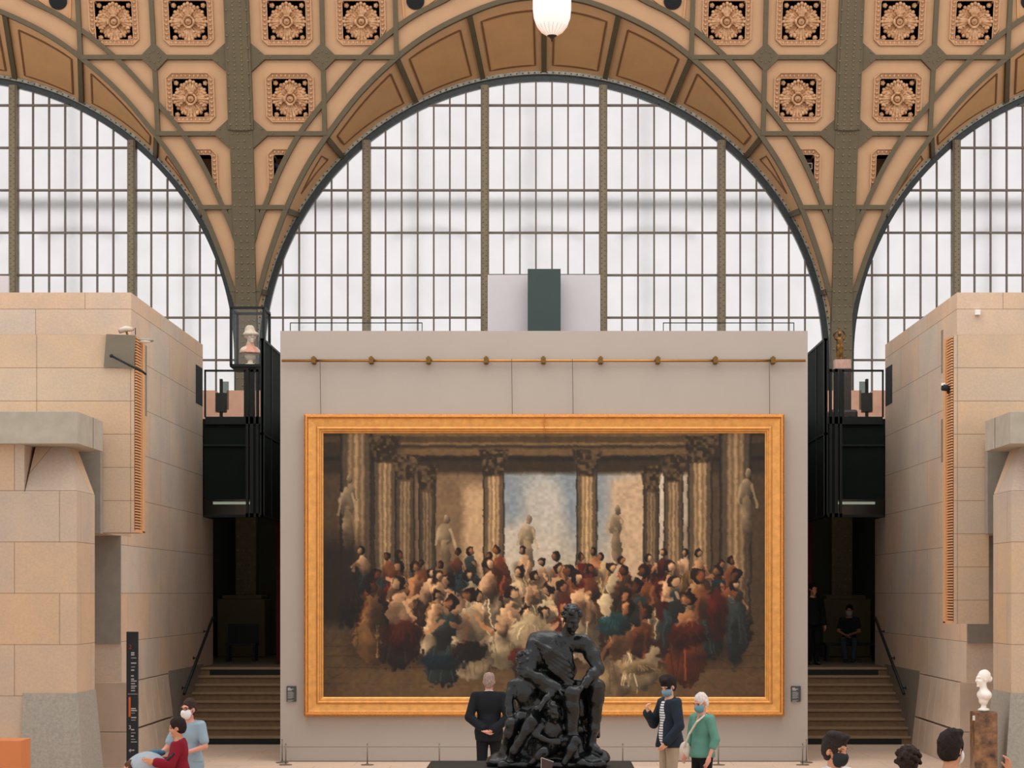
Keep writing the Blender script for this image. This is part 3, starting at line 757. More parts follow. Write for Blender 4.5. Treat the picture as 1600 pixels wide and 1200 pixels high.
# ---------------------------------------------------------------- stone pavilions (wall_left / wall_right)
SIDE = 7.15
for s, nm in ((-1, 'wall_left'), (1, 'wall_right')):
    Pm = lambda px: px if s < 0 else 1700-px       # mirror a pixel column
    def X(px, d): return XP(Pm(px), d)
    zt = ZP(457, 34.7)
    mb = MB()
    mb.box(s*SIDE, s*16, 34.7, 42.0, 1.42, zt)                       # tall block
    mb.box(s*SIDE, s*16, 42.0, 43.3, 1.4, ZP(808, 42))
    mb.box(s*(SIDE+.04), s*16, 33.94, 42.0, 0, 1.42)
    w_ = tag(mb.build(nm, M_st80), kind='structure')
    zc = ZP(832, 32) if s < 0 else ZP(975, 32); z7 = ZP(523, 32)
    mb = MB(); mb.box(s*SIDE, s*7.9, 33.93, 34.7, 1.42, ZP(832, 32)); mb.build('lower_return', M_st80, w_)
    # projecting slab
    mb = MB(); xs = X(210, 32)
    if s < 0: mb.box(xs, s*16, 32, 32.6, zc, z7)
    else:
        mb.box(xs, X(155, 32), 32, 32.6, zc, z7); mb.box(X(155, 32), s*16, 32, 32.6, ZP(832, 32), z7)
    mb.box(s*SIDE, s*16, 32.6, 34.7, ZP(832, 32), z7)
    mb.build('projecting_slab', M_st53, w_)
    # concrete groove panel
    mb = MB(); mb.box(s*(SIDE+.01), s*8.2, 33.88, 33.93, ZP(1005, 33.9), ZP(832, 32)); mb.box(X(160, 31.9), s*8.4, 31.75, 31.95, ZP(834, 31.9), ZP(690, 31.9))
    mb.build('concrete_recess', M_concd, w_)
    # louver
    mb = MB(); xo = xs-s*.0
    z0 = zc+.03; z1 = z7-.02
    mb.box(xo, xo-s*.008, 32.0, 32.58, z0, z1, 1)
    z = z0; 
    while z < z1:
        mb.box(xo-s*.003, xo-s*.035, 32.0, 32.40, z, z+.024, 0); z += .0445
    mb.box(xo, xo-s*.05, 32.42, 32.6, z0-.02, z1+.02, 0); mb.box(xo, xo-s*.05, 32.0, 32.6, z0-.03, z0, 0)
    mb.build('louver', [M_wood, M_slatgap], w_)
    # pier with niche and sloped sill
    xf = X(120, 30); z_n = ZP(768, 30); z_c = ZP(694, 30)
    mb = MB(); mb.box(xf, s*16, 30, 31.2, 0, z_n); mb.box(X(38, 30), s*16, 30, 31.2, z_n, z_c)
    mb.build('pier', M_st77, w_)
    mb = MB()
    a0, a1 = X(39, 30), xf; b0, b1 = X(44, 30), X(105, 30.5)
    if s > 0: pass
    mb.hexa([(a0, 30.0, z_n), (a1, 30.0, z_n), (a0, 31.2, z_n), (a1, 31.2, z_n), (b0, 30.45, z_c), (b1, 30.45, z_c), (b0, 31.2, z_c), (b1, 31.2, z_c)] if s > 0 else
            [(a0, 30.0, z_n), (a1, 30.0, z_n), (a0, 31.2, z_n), (a1, 31.2, z_n), (b0, 30.45, z_c), (b1, 30.45, z_c), (b0, 31.2, z_c), (b1, 31.2, z_c)])
    mb.build('sloped_sill', M_st77, w_)
    # cornice
    mb = MB(); mb.box(s*6.92, s*16, 29.75, 31.45, ZP(693, 29.75), ZP(643, 29.75)); mb.box(s*6.915, s*6.93, 30.75, 30.765, ZP(693, 29.75), ZP(643, 29.75), 1)
    mb.box(s*7.2, s*16, 31.2, 32.0, ZP(690, 31), ZP(650, 31))
    mb.build('cornice', [M_conc, M_slatgap], w_, bevel=.004)
    # flared concrete foot
    zf = ZP(1083, 30); mb = MB(); x_i = X(36, 30)
    mb.hexa([(x_i, 29.86, 0), (s*6.86, 29.86, 0), (x_i, 31.3, 0), (s*6.86, 31.3, 0), (x_i, 29.985, zf), (xf-s*.012, 29.985, zf), (x_i, 31.22, zf), (xf-s*.012, 31.22, zf)])
    mb.build('concrete_foot', M_concb, w_)
    # battered plinth slabs
    mb = MB(); y = 33.93; k = 0
    while y < 38.0:
        y1 = min(y+.60, 38.1)
        for (za, zb, xa, xb) in ((0, .58, SIDE-.17, SIDE-.11), (.615, 1.4, SIDE-.105, SIDE-.01)):
            mb.hexa([(s*(SIDE+.05), y, za), (s*xa, y, za), (s*(SIDE+.05), y1-.02, za), (s*xa, y1-.02, za), (s*(SIDE+.05), y, zb), (s*xb, y, zb), (s*(SIDE+.05), y1-.02, zb), (s*xb, y1-.02, zb)])
        y = y1+.0001; k += 1
    # front faces under the groove
    for xa, xb in ((7.02, 7.6), (7.62, 8.2)):
        mb.box(s*xa, s*xb, 33.80, 33.97, 0, .59); mb.box(s*xa, s*xb, 33.84, 33.97, .60, 1.43)
    mb.build('plinth_slab', M_stp, w_, bevel=.004)
    mb = MB(); mb.box(s*(SIDE-.012), s*(SIDE+.05), 38.12, 42, 0, 1.46); mb.build('stair_cheek', M_concd, w_)
    # slots drawn as dark strips on the face, recess shade in the colour
    mb = MB(); mb.box(s*(SIDE-.004), s*(SIDE+.02), 41.15, 41.95, ZP(632, 41.5), ZP(572, 41.5))
    zz = ((ZP(650, 36), ZP(540, 36)),) if s < 0 else ((ZP(583, 36), ZP(516, 36)), (ZP(722, 36), ZP(655, 36)))
    for a, b in zz: mb.box(s*(SIDE-.004), s*(SIDE+.02), 35.9, 36.08, a, b, 1)
    mb.build('slot', [mat('slot_shade', (38, 44, 44), .8), M_concd], w_)
    # handrail
    root = empty('handrail', (s*7.0, 40.7, 0)); sd = 'left' if s < 0 else 'right'
    def L(o): o.parent = root; o.location = -Vector(root.location); return o
    mb = MB(); a = Vector((s*7.02, 39.1, .98)); b = Vector((s*7.04, 42.6, 2.42)); mb.tube([a, b], .032, 8); L(mb.build('rail', M_dark, None, smooth=True))
    for f in (.12, .5, .86):
        mb = MB(); p = a.lerp(b, f); mb.tube([p, p+Vector((s*.02, 0, -.07)), p+Vector((s*.125, 0, -.08))], .014, 6); mb.ball(p+Vector((s*.12, 0, -.08)), .035, 8, 6); L(mb.build('bracket', M_dark, None))
    tag(root, 'black sloping handrail on the stone wall beside the %s staircase' % sd, 'handrail', 'stair handrails')
    # uplight washing the slab above the cornice
    l = bpy.data.lights.new('cornice_uplight', 'AREA'); l.shape = 'RECTANGLE'; l.size = 3.4; l.size_y = .15; l.energy = 6.5; l.color = (1, .90, .80)
    o = bpy.data.objects.new('cornice_uplight', l); COL.objects.link(o); o.location = (s*9.2, 31.15, ZP(640, 30)+.02)
    o.rotation_euler = (Vector((0, .35, 1))).to_track_quat('-Z', 'Y').to_euler()

# ---------------------------------------------------------------- exhibition wall
XW = 4.604; ZW = ZP(517, 35)
mb = MB(); mb.box(-XW, XW, 35, 35.6, 0, ZW)
wc = tag(mb.build('wall_center', M_wall), kind='structure')
mb = MB(); mb.box(-XW, XW, 34.995, 35.001, .26, .263); mb.build('wall_joint', mat('joint_line', (120, 108, 96), .9), wc)  # thin darker strip marking the joint across the wall
mb = MB(); mb.box(-XW+.02, XW-.02, 34.99, 35.001, 0, .015); mb.build('wall_foot', mat('wall_foot', (110, 100, 90), .9), wc)
# picture rail
root = empty('picture_rail', (0, 34.92, ZP(563.5, 34.92)))
mb = MB(); mb.tube([(XP(440, 34.9), 0, 0), (XP(1259, 34.9), 0, 0)], .024, 10); mb.build('rod', M_brass, root, smooth=True)
for px in (490, 580, 669.5, 759.5, 849, 938.5, 1028, 1118, 1208):
    mb = MB(); x = XP(px, 34.9); mb.box(x-.04, x+.04, -.05, .075, -.045, .055); mb.box(x-.03, x+.03, .0, .08, -.06, -.045); mb.box(x-.02, x+.02, -.04, .0, .055, .075)
    mb.build('bracket', M_brassd, root, bevel=.002)
tag(root, 'long brass picture rail on nine square brackets across the grey wall', 'picture rail')
for px, lab in ((500, 'thin wire hanging from the brass rail at the left end of the frame'), (799.5, 'thin wire hanging from the brass rail just left of the frame centre'), (894.5, 'thin wire hanging from the brass rail just right of the frame centre'), (1202, 'thin wire hanging from the brass rail at the right end of the frame')):
    mb = MB(); x = XP(px, 34.9); mb.tube([(x, 34.90, ZP(561, 34.9)), (x+.01, 34.93, ZP(648, 34.93))], .006, 6)
    tag(mb.build('hanging_wire', mat('wire', (92, 80, 70), .6)), lab, 'wire', 'picture hanging wires')

# ---------------------------------------------------------------- painting
def X35(px): return XP(px, 34.85)
fx0, fx1, fz0, fz1 = X35(475), X35(1225.5), ZP(1119, 34.85), ZP(647, 34.85)
root = empty('framed_painting', (0, 34.97, fz0))
def L(o): o.parent = root; o.location = -Vector(root.location); return o
prof = [(0, 0.0), (0, .13), (.03, .15), (.05, .15), (.075, .12), (.10, .11), (.205, .095), (.215, .115), (.24, .125), (.26, .115), (.27, .10), (.285, .10), (.305, .07), (.325, .055), (.325, .0)]
fw = X35(504.5)-fx0; prof = [(a*fw/.325, b) for a, b in prof]
for nm, sidei in (('top_rail', 0), ('right_rail', 1), ('bottom_rail', 2), ('left_rail', 3)):
    mb = MB(); c = [(fx0, fz1), (fx1, fz1), (fx1, fz0), (fx0, fz0)]
    sg = [(1, -1), (-1, -1), (-1, 1), (1, 1)]
    A = c[sidei]; B = c[(sidei+1) % 4]; sa = sg[sidei]; sb = sg[(sidei+1) % 4]; b = len(mb.v)
    for a, d in prof: mb.v.append((A[0]+sa[0]*a, 34.985-d, A[1]+sa[1]*a))
    for a, d in prof: mb.v.append((B[0]+sb[0]*a, 34.985-d, B[1]+sb[1]*a))
    N = len(prof)
    for i in range(N-1):
        mb.f.append((i, i+1, N+i+1, N+i)); mb.m.append(1 if i in (1, 3, 6, 9) else 0)
    mb.f.append(tuple(range(N))[::-1]); mb.f.append(tuple(range(N, 2*N))); mb.m += [0, 0]
    L(mb.build(nm, [M_gold, M_gold2], None))
mb = MB(); x = X35(850.5); mb.box(x-.004, x+.004, 34.985-.155, 34.99, fz1-fw, fz1+.001); L(mb.build('frame_seam', M_gold2, None))
# canvas: a generic imaginary colonnade with a crowd, made as colour strokes
PW, PH = 620, 374
def noise2(h, w_, cells, seed):
    r = np.random.RandomState(seed); gy = int(cells*h/w_)+3; g = r.rand(gy+1, cells+3)
    yy = np.linspace(0, gy-1.001, h); xx = np.linspace(0, cells+.999, w_); yi = yy.astype(int); xi = xx.astype(int)
    fy = yy-yi; fx = xx-xi; fy = (fy*fy*(3-2*fy))[:, None]; fx = (fx*fx*(3-2*fx))[None]
    a = g[np.ix_(yi, xi)]; b = g[np.ix_(yi, xi+1)]; c = g[np.ix_(yi+1, xi)]; d = g[np.ix_(yi+1, xi+1)]
    return (a*(1-fx)+b*fx)*(1-fy)+(c*(1-fx)+d*fx)*fy
def paint():
    R = np.random.RandomState(11)
    H_, W_ = PH, PW; yy, xx = np.mgrid[0:H_, 0:W_]; x = xx/W_; y = yy/H_
    img = np.zeros((H_, W_, 3)); img[:] = np.array([92, 76, 56])
    def blend(c, a):
        a = np.clip(a, 0, 1)[..., None]; img[:] = img*(1-a)+np.array(c, float)*a
    def sm(v, e): return np.clip(v/e+.5, 0, 1)
    n1 = noise2(H_, W_, 9, 1); n2 = noise2(H_, W_, 40, 2); n3 = noise2(H_, W_, 140, 3)
    # sky and hazy architecture
    sky = sm(.295-np.abs(x-.53), .05)*sm(y-.13, .02)
    blend((182, 170, 152), sky); blend((132, 146, 156), sky*sm(.42-y, .25)*sm(.14-np.abs(x-.51), .06)*.9); blend((208, 198, 180), sky*sm(n1-.55, .3)*.6)
    blend((128, 108, 84), sm(.09-np.abs(x-.30), .02)*sm(y-.14, .02)); blend((186, 160, 128), sm(.028-np.abs(x-.345), .02)*sm(y-.2, .05))
    blend((188, 166, 140), sm(.05-np.abs(x-.70), .02)*sm((y-.16)-.25*(.75-x), .02))
    # upper entablature
    blend((66, 54, 38), sm(.155-y, .02)); blend((126, 106, 76), sm(.05-y, .008)*sm(.40-np.abs(x-.5), .05)); blend((88, 72, 50), sm(.012-np.abs(y-.028), .008)); blend((112, 92, 64), sm(.014-np.abs(y-.075), .01)*sm(.33-np.abs(x-.5), .03)); blend((44, 36, 26), sm(.008-np.abs(y-.1), .01))
    # fluted columns
    cols = [(.075, .036, 0, .74, 1.0), (.14, .027, .03, .62, 1.0), (.185, .022, .1, .6, .85), (.235, .019, .14, .6, .75), (.385, .024, .08, .58, 1.1), (.595, .024, .08, .6, 1.1), (.74, .018, .14, .6, .8), (.79, .022, .1, .6, .95), (.85, .028, .03, .7, 1.05), (.93, .036, 0, .74, 1.0)]
    for cx, hw, y0, y1, br in cols:
        m_ = sm(hw-np.abs(x-cx), .003)*sm(y-y0, .01)*sm(y1-y, .03)
        sh = np.cos((x-cx)/hw*1.35)**1.0; fl_ = .86+.14*np.cos((x-cx)/hw*PI*5)
        c = np.stack([166*sh*fl_*br, 140*sh*fl_*br, 104*sh*fl_*br], -1)+14
        img[:] = img*(1-m_[..., None])+c*m_[..., None]
        if y0 > .02:
            cp = sm(hw*1.35-np.abs(x-cx)-(y-y0)*.15, .006)*sm(y-y0+.015, .006)*sm(y0+.085-y, .01)
            blend((58, 46, 32), cp); blend((128, 110, 80), cp*sm(noise2(H_, W_, 150, int(cx*100))-.6, .5)*.7)
    # pale statues between columns, plain draped shapes
    def ell(cx, cy, rx, ry, c, a=1.0, rot=0, e=.12):
        ca, sa = math.cos(rot), math.sin(rot); asp = H_/W_
        X_ = (x-cx); Y_ = (y-cy)*asp; u = (X_*ca+Y_*sa)/rx; v = (-X_*sa+Y_*ca)/(ry)
        d = 1-np.sqrt(u*u+v*v)+(n3-.5)*.35
        sh = np.clip(.72+.34*(-u*.6-v*.7)+(n2-.5)*.3, .35, 1.25)[..., None]
        a_ = np.clip(d/e, 0, 1)[..., None]*a
        img[:] = img*(1-a_)+np.array(c, float)*sh*a_
    def line(x0, y0, x1, y1, wd, c, a=.9):
        asp = H_/W_; dx, dy = x1-x0, (y1-y0)*asp; L2_ = dx*dx+dy*dy+1e-9
        t = np.clip(((x-x0)*dx+(y-y0)*asp*dy)/L2_, 0, 1); d = np.sqrt((x-x0-t*dx)**2+((y-y0)*asp-t*dy)**2)
        a_ = np.clip((wd-d)/(wd*.5), 0, 1)[..., None]*a; img[:] = img*(1-a_)+np.array(c, float)*a_
    for cx, cy, h in ((.055, .28, .2), (.275, .40, .14), (.66, .36, .13), (.46, .40, .14), (.955, .24, .16)):
        c = (176, 158, 130)
        ell(cx, cy-h*.1, .019, h*.20, c, .9, .15); ell(cx+.002, cy+h*.55, .013, h*.34, (156, 138, 110), .9, -.05); ell(cx+.005, cy-h*.52, .0075, .011, c, .95); line(cx+.012, cy-h*.25, cx+.024, cy+h*.25, .004, c, .8); line(cx-.013, cy-h*.25, cx-.020, cy+h*.15, .004, c, .8)
    # floor
    fm = sm(y-.76, .04); blend((98, 80, 56), fm); 
    for k in range(-14, 15):
        xa = .5+k*.11; t = (y-.5)/.5; d = np.abs(x-(.5+(xa-.5)*t*1.3)); blend((70, 56, 40), fm*np.clip(1-d/.003, 0, 1)*.7)
    for yk in (.80, .835, .88, .94): blend((74, 60, 44), fm*np.clip(1-np.abs(y-yk)/.004, 0, 1)*.7)
    blend((118, 98, 70), sm(y-.88, .1)*sm(n1-.4, .3)*.5)
    # dark mass behind the crowd
    blend((52, 36, 26), sm(.42-np.abs(x-.5), .08)*sm(y-.56+.05*(n1-.5), .08)*sm(.86-y, .08)*.9)
    blend((40, 30, 22), sm(.09-x, .03)*sm(y-.4, .1)*sm(.72-y, .05)*.8)
    skin = [(206, 164, 124), (186, 136, 96), (150, 98, 62), (218, 180, 142), (122, 76, 48)]
    cloth = [(206, 186, 152), (120, 44, 30), (60, 74, 74), (58, 46, 36), (150, 116, 76), (92, 40, 30), (40, 66, 72), (190, 166, 130), (74, 58, 42), (132, 74, 44)]
    figs = []
    for row, (yb, sc, cnt) in enumerate(((.53, 1.0, 22), (.60, 1.35, 19), (.675, 1.6, 14), (.75, 1.8, 7))):
        for k in range(cnt):
            fx = .08+.86*(k+R.uniform(.1, .9))/cnt
            if row == 3: fx = .2+.7*(k+R.rand())/cnt
            figs.append((yb+R.uniform(-.03, .03), fx, sc*R.uniform(.85, 1.15)))
    for fy, fx, sc in figs:
        c = cloth[R.randint(len(cloth))]; k = skin[R.randint(len(skin))]
        warm = math.exp(-((fx-.45)/.14)**2)*(1 if .58 < fy < .75 else .2)
        if R.rand() < warm: c = (208, 190, 156); k = (216, 178, 140)
        ln = R.uniform(-.8, .8)
        ell(fx, fy+.06*sc, .026*sc, .035*sc, c, .95, ln*.6)
        ell(fx+.002, fy, .015*sc, .026*sc, k if R.rand() < .6 else c, .95, ln*.5)
        hx = fx+ln*.012*sc; hy = fy-.062*sc
        for _ in range(2):
            a = R.uniform(-1, 1); line(fx+.01*np.sign(a), fy-.02*sc, fx+a*.026*sc, fy+R.uniform(-.04, .06)*sc, .0034*sc, k, .7)
        ell(hx, hy, .0088*sc, .0105*sc, (50, 32, 22), 1); q_ = R.choice([-1, 1]); ell(hx+q_*.0032*sc, hy+.003*sc, .0058*sc, .0082*sc, k, 1, 0, .4); ell(fx+q_*.012, fy+.02*sc, .014*sc, .03*sc, (46, 34, 26), .45, ln, .5)
        for q in range(5):
            a = R.uniform(-.02, .02)*sc; g_ = R.choice([.5, 1.2]); line(fx+a, fy+.03*sc, fx+a+R.uniform(-.02, .02), fy+.10*sc, .0022, tuple(v*g_ for v in c), .55)
    # drapery fallen to the floor
    for cx, cy, rx, ry, c in ((.27, .86, .06, .022, (26, 48, 56)), (.33, .82, .05, .025, (40, 30, 24)), (.46, .84, .045, .03, (110, 46, 28)), (.47, .75, .055, .05, (206, 188, 152)), (.71, .88, .05, .018, (176, 154, 118)), (.66, .72, .04, .03, (44, 82, 88)), (.93, .74, .03, .09, (66, 76, 76)), (.89, .68, .025, .07, (96, 38, 28)), (.18, .76, .05, .04, (84, 38, 28)), (.06, .62, .035, .07, (54, 42, 34)), (.82, .76, .05, .035, (92, 38, 26))):
        ell(cx, cy, rx, ry, c, .92, 0, .25)
        for q in range(9):
            a = R.uniform(-1, 1)*rx*.8; g_ = R.choice([.6, 1.3]); line(cx+a*.6, cy-ry*.5, cx+a*1.1, cy+ry*.5, .0022, tuple(v*g_ for v in c), .28)
    img *= (.93+.14*n3+.06*(n2-.5))[..., None]
    v = 1-.25*np.clip(np.abs(x-.5)*2-.55, 0, 1); img *= v[..., None]
    img *= np.array([1.02, .98, .95])
    dx = (noise2(H_, W_, 60, 21)-.5)*5+(noise2(H_, W_, 150, 22)-.5)*3.5; dy = (noise2(H_, W_, 60, 23)-.5)*5+(noise2(H_, W_, 150, 24)-.5)*3.5
    amt = .22+.78*np.clip((y-.45)/.12, 0, 1)*np.clip((.84-y)/.08, 0, 1)
    xi = np.clip(xx+dx*amt, 0, W_-1).astype(int); yi = np.clip(yy+dy*amt, 0, H_-1).astype(int); img = img[yi, xi]
    g = img/255.0; g = g*.78+.22*(g*g*(3-2*g)); g = g**1.12
    return np.clip(g*255, 8, 235)
img = paint()/255.0
imgl = np.where(img <= .04045, img/12.92, ((img+.055)/1.055)**2.4)
cx0, cx1, cz0, cz1 = X35(503), X35(1197), ZP(1092.5, 34.85), ZP(673.5, 34.85)
gx, gz = np.meshgrid(np.linspace(cx0, cx1, PW), np.linspace(cz1, cz0, PH))
vv = np.stack([gx.ravel(), np.full(PW*PH, 34.935), gz.ravel()], -1)
ii = np.arange(PW*PH).reshape(PH, PW)
q = np.stack([ii[:-1, :-1].ravel(), ii[1:, :-1].ravel(), ii[1:, 1:].ravel(), ii[:-1, 1:].ravel()], -1)
me = bpy.data.meshes.new('canvas'); me.vertices.add(PW*PH); me.vertices.foreach_set('co', vv.ravel())
me.loops.add(q.size); me.loops.foreach_set('vertex_index', q.ravel()); me.polygons.add(len(q)); me.polygons.foreach_set('loop_start', np.arange(len(q))*4)
ca = me.color_attributes.new('paint', 'FLOAT_COLOR', 'POINT'); ca.data.foreach_set('color', np.concatenate([imgl.reshape(-1, 3), np.ones((PW*PH, 1))], 1).ravel())
me.update(); me.validate()
m = bpy.data.materials.new('oil_paint'); m.use_nodes = True; b = m.node_tree.nodes['Principled BSDF']; b.inputs['Roughness'].default_value = .55; b.inputs['Specular IOR Level'].default_value = .3
at = m.node_tree.nodes.new('ShaderNodeAttribute'); at.attribute_name = 'paint'; m.node_tree.links.new(at.outputs['Color'], b.inputs['Base Color'])
me.materials.append(m); cv = bpy.data.objects.new('canvas', me); COL.objects.link(cv); L(cv)
mb = MB(); mb.box(cx0, cx1, 34.94, 34.985, cz0, cz1); L(mb.build('stretcher', M_gold2, None))
tag(root, 'huge painting of a crowd among columns in a wide gilded frame', 'painting')

# ---------------------------------------------------------------- wall labels, barrier
M_lab = mat('slate_label', (62, 64, 66), .6); M_txt = mat('pale_lettering', (190, 188, 180), .7)
for px, sd in ((455.5, 'left'), (1243.5, 'right')):
    root = empty('wall_label', (XP(px, 34.98), 34.98, ZP(1084, 34.98)))
    mb = MB(); mb.box(-.084, .084, -.015, .02, -.135, .135); plq = mb.build('plaque', M_lab, root, bevel=.006)
    mb = MB(); z = .105
    for k, wd in enumerate((.05, .10, .07, .0, .09, .11, .10, .11, .09, .11, .08, .0, .10, .07)):
        h = .011 if k < 3 else .005
        if wd: mb.box(-.065, -.065+wd, -.018, -.014, z-h, z)
        z -= .018
    tag(mb.build('lettering', M_txt, plq), kind='stuff')
    tag(root, 'small dark text plaque on the grey wall to the %s of the gilded frame' % sd, 'label', 'wall labels beside the painting')
M_post = mat('barrier_steel', (128, 118, 108), .4, metal=.5)
bl = [(441, 35.0, 'low grey barrier post against the left edge of the painting wall'), (446.5, 34.2, 'low grey barrier post standing just inside the left edge of the painting wall'), (574, 34.2, 'low grey barrier post below the left part of the painting'), (686.5, 34.2, 'low grey barrier post left of the man in black'),
      (973, 34.2, 'low grey barrier post right of the dark bronze group'), (1122.5, 34.2, 'low grey barrier post right of the woman in green'), (1254, 34.2, 'low grey barrier post standing just inside the right edge of the painting wall'), (1260, 35.0, 'low grey barrier post against the right edge of the painting wall')]
for px, d, lab in bl:
    dd = 34.3 if d < 35 else 34.75
    root = empty('barrier_post', (XP(px, dd), dd, 0)); h = .36 if d < 35 else .40
    mb = MB(); mb.tube([(0, 0, 0), (0, 0, h)], .011, 8); mb.ball((0, 0, h), .014, 8, 6); mb.build('stem', M_post, root, smooth=True)
    mb = MB(); mb.lathe([(.11, 0), (.11, .012), (.03, .02), (.012, .03)], n=20); mb.build('foot', M_post, root, smooth=False)
    tag(root, lab, 'barrier post', 'barrier posts')
mb = MB()
P = [447, 574, 686.5, 973, 1122.5, 1254]
for a, b in zip(P[:-1], P[1:]): mb.tube([(XP(a, 34.3), 34.3, .33), (XP((a+b)/2, 34.3), 34.3, .322), (XP(b, 34.3), 34.3, .33)], .004, 6)
tag(mb.build('cord', mat('cord', (170, 158, 146), .6)), 'thin elastic cord strung between the low posts below the painting', 'cord')

# ---------------------------------------------------------------- boards and glass above the wall
d = 44.0
tag(boxobj('partition_board', XP(762, d), XP(938, d), d, d+.08, tz-.03, ZP(429.5, d), mat('pale_grey_board', (212, 202, 204), .9, var=.02), bevel=.005), 'wide pale grey partition board standing behind the dark green board', 'partition')
tag(boxobj('partition_board', XP(-160, d), XP(13.5, d), d, d+.08, tz-.03, ZP(431, d), _MATS['pale_grey_board'], bevel=.005), 'pale grey partition board at the far left above the stone block', 'partition')
tag(boxobj('green_board', XP(824.5, 43.6), XP(876, 43.6), 43.6, 43.75, tz-.0, ZP(420, 43.6), mat('dark_green_board', (62, 76, 72), .85, var=.03), bevel=.005), 'dark green upright board in front of the pale grey partition', 'partition')
for a, b, sd in ((453, 660, 'left'), (1036, 1241, 'right')):
    d2 = 37.5; root = empty('glass_balustrade', (XP((a+b)/2, d2), d2, 6.6)); zt_ = ZP(504, d2)
    def L(o): o.parent = root; o.location = -Vector(root.location); return o
    mb = MB(); mb.box(XP(a, d2), XP(b, d2), d2, d2+.02, 6.6, zt_); L(mb.build('glass_pane', M_glass, None))
    mb = MB(); mb.box(XP(a, d2), XP(b, d2), d2-.01, d2+.03, zt_-.012, zt_); mb.box(XP(a, d2), XP(a, d2)+.012, d2-.01, d2+.03, 6.6, zt_); mb.box(XP(b, d2)-.012, XP(b, d2), d2-.01, d2+.03, 6.6, zt_)
    L(mb.build('edge_frame', M_dark, None))
    tag(root, 'thin framed glass balustrade above the %s part of the painting wall' % sd, 'balustrade', 'glass balustrades above the wall')
# platform behind the exhibition wall that carries them
mb = MB(); mb.box(-4.5, 4.5, 35.6, 42.0, 6.35, 6.6)
tag(mb.build('platform', M_dark), kind='structure')

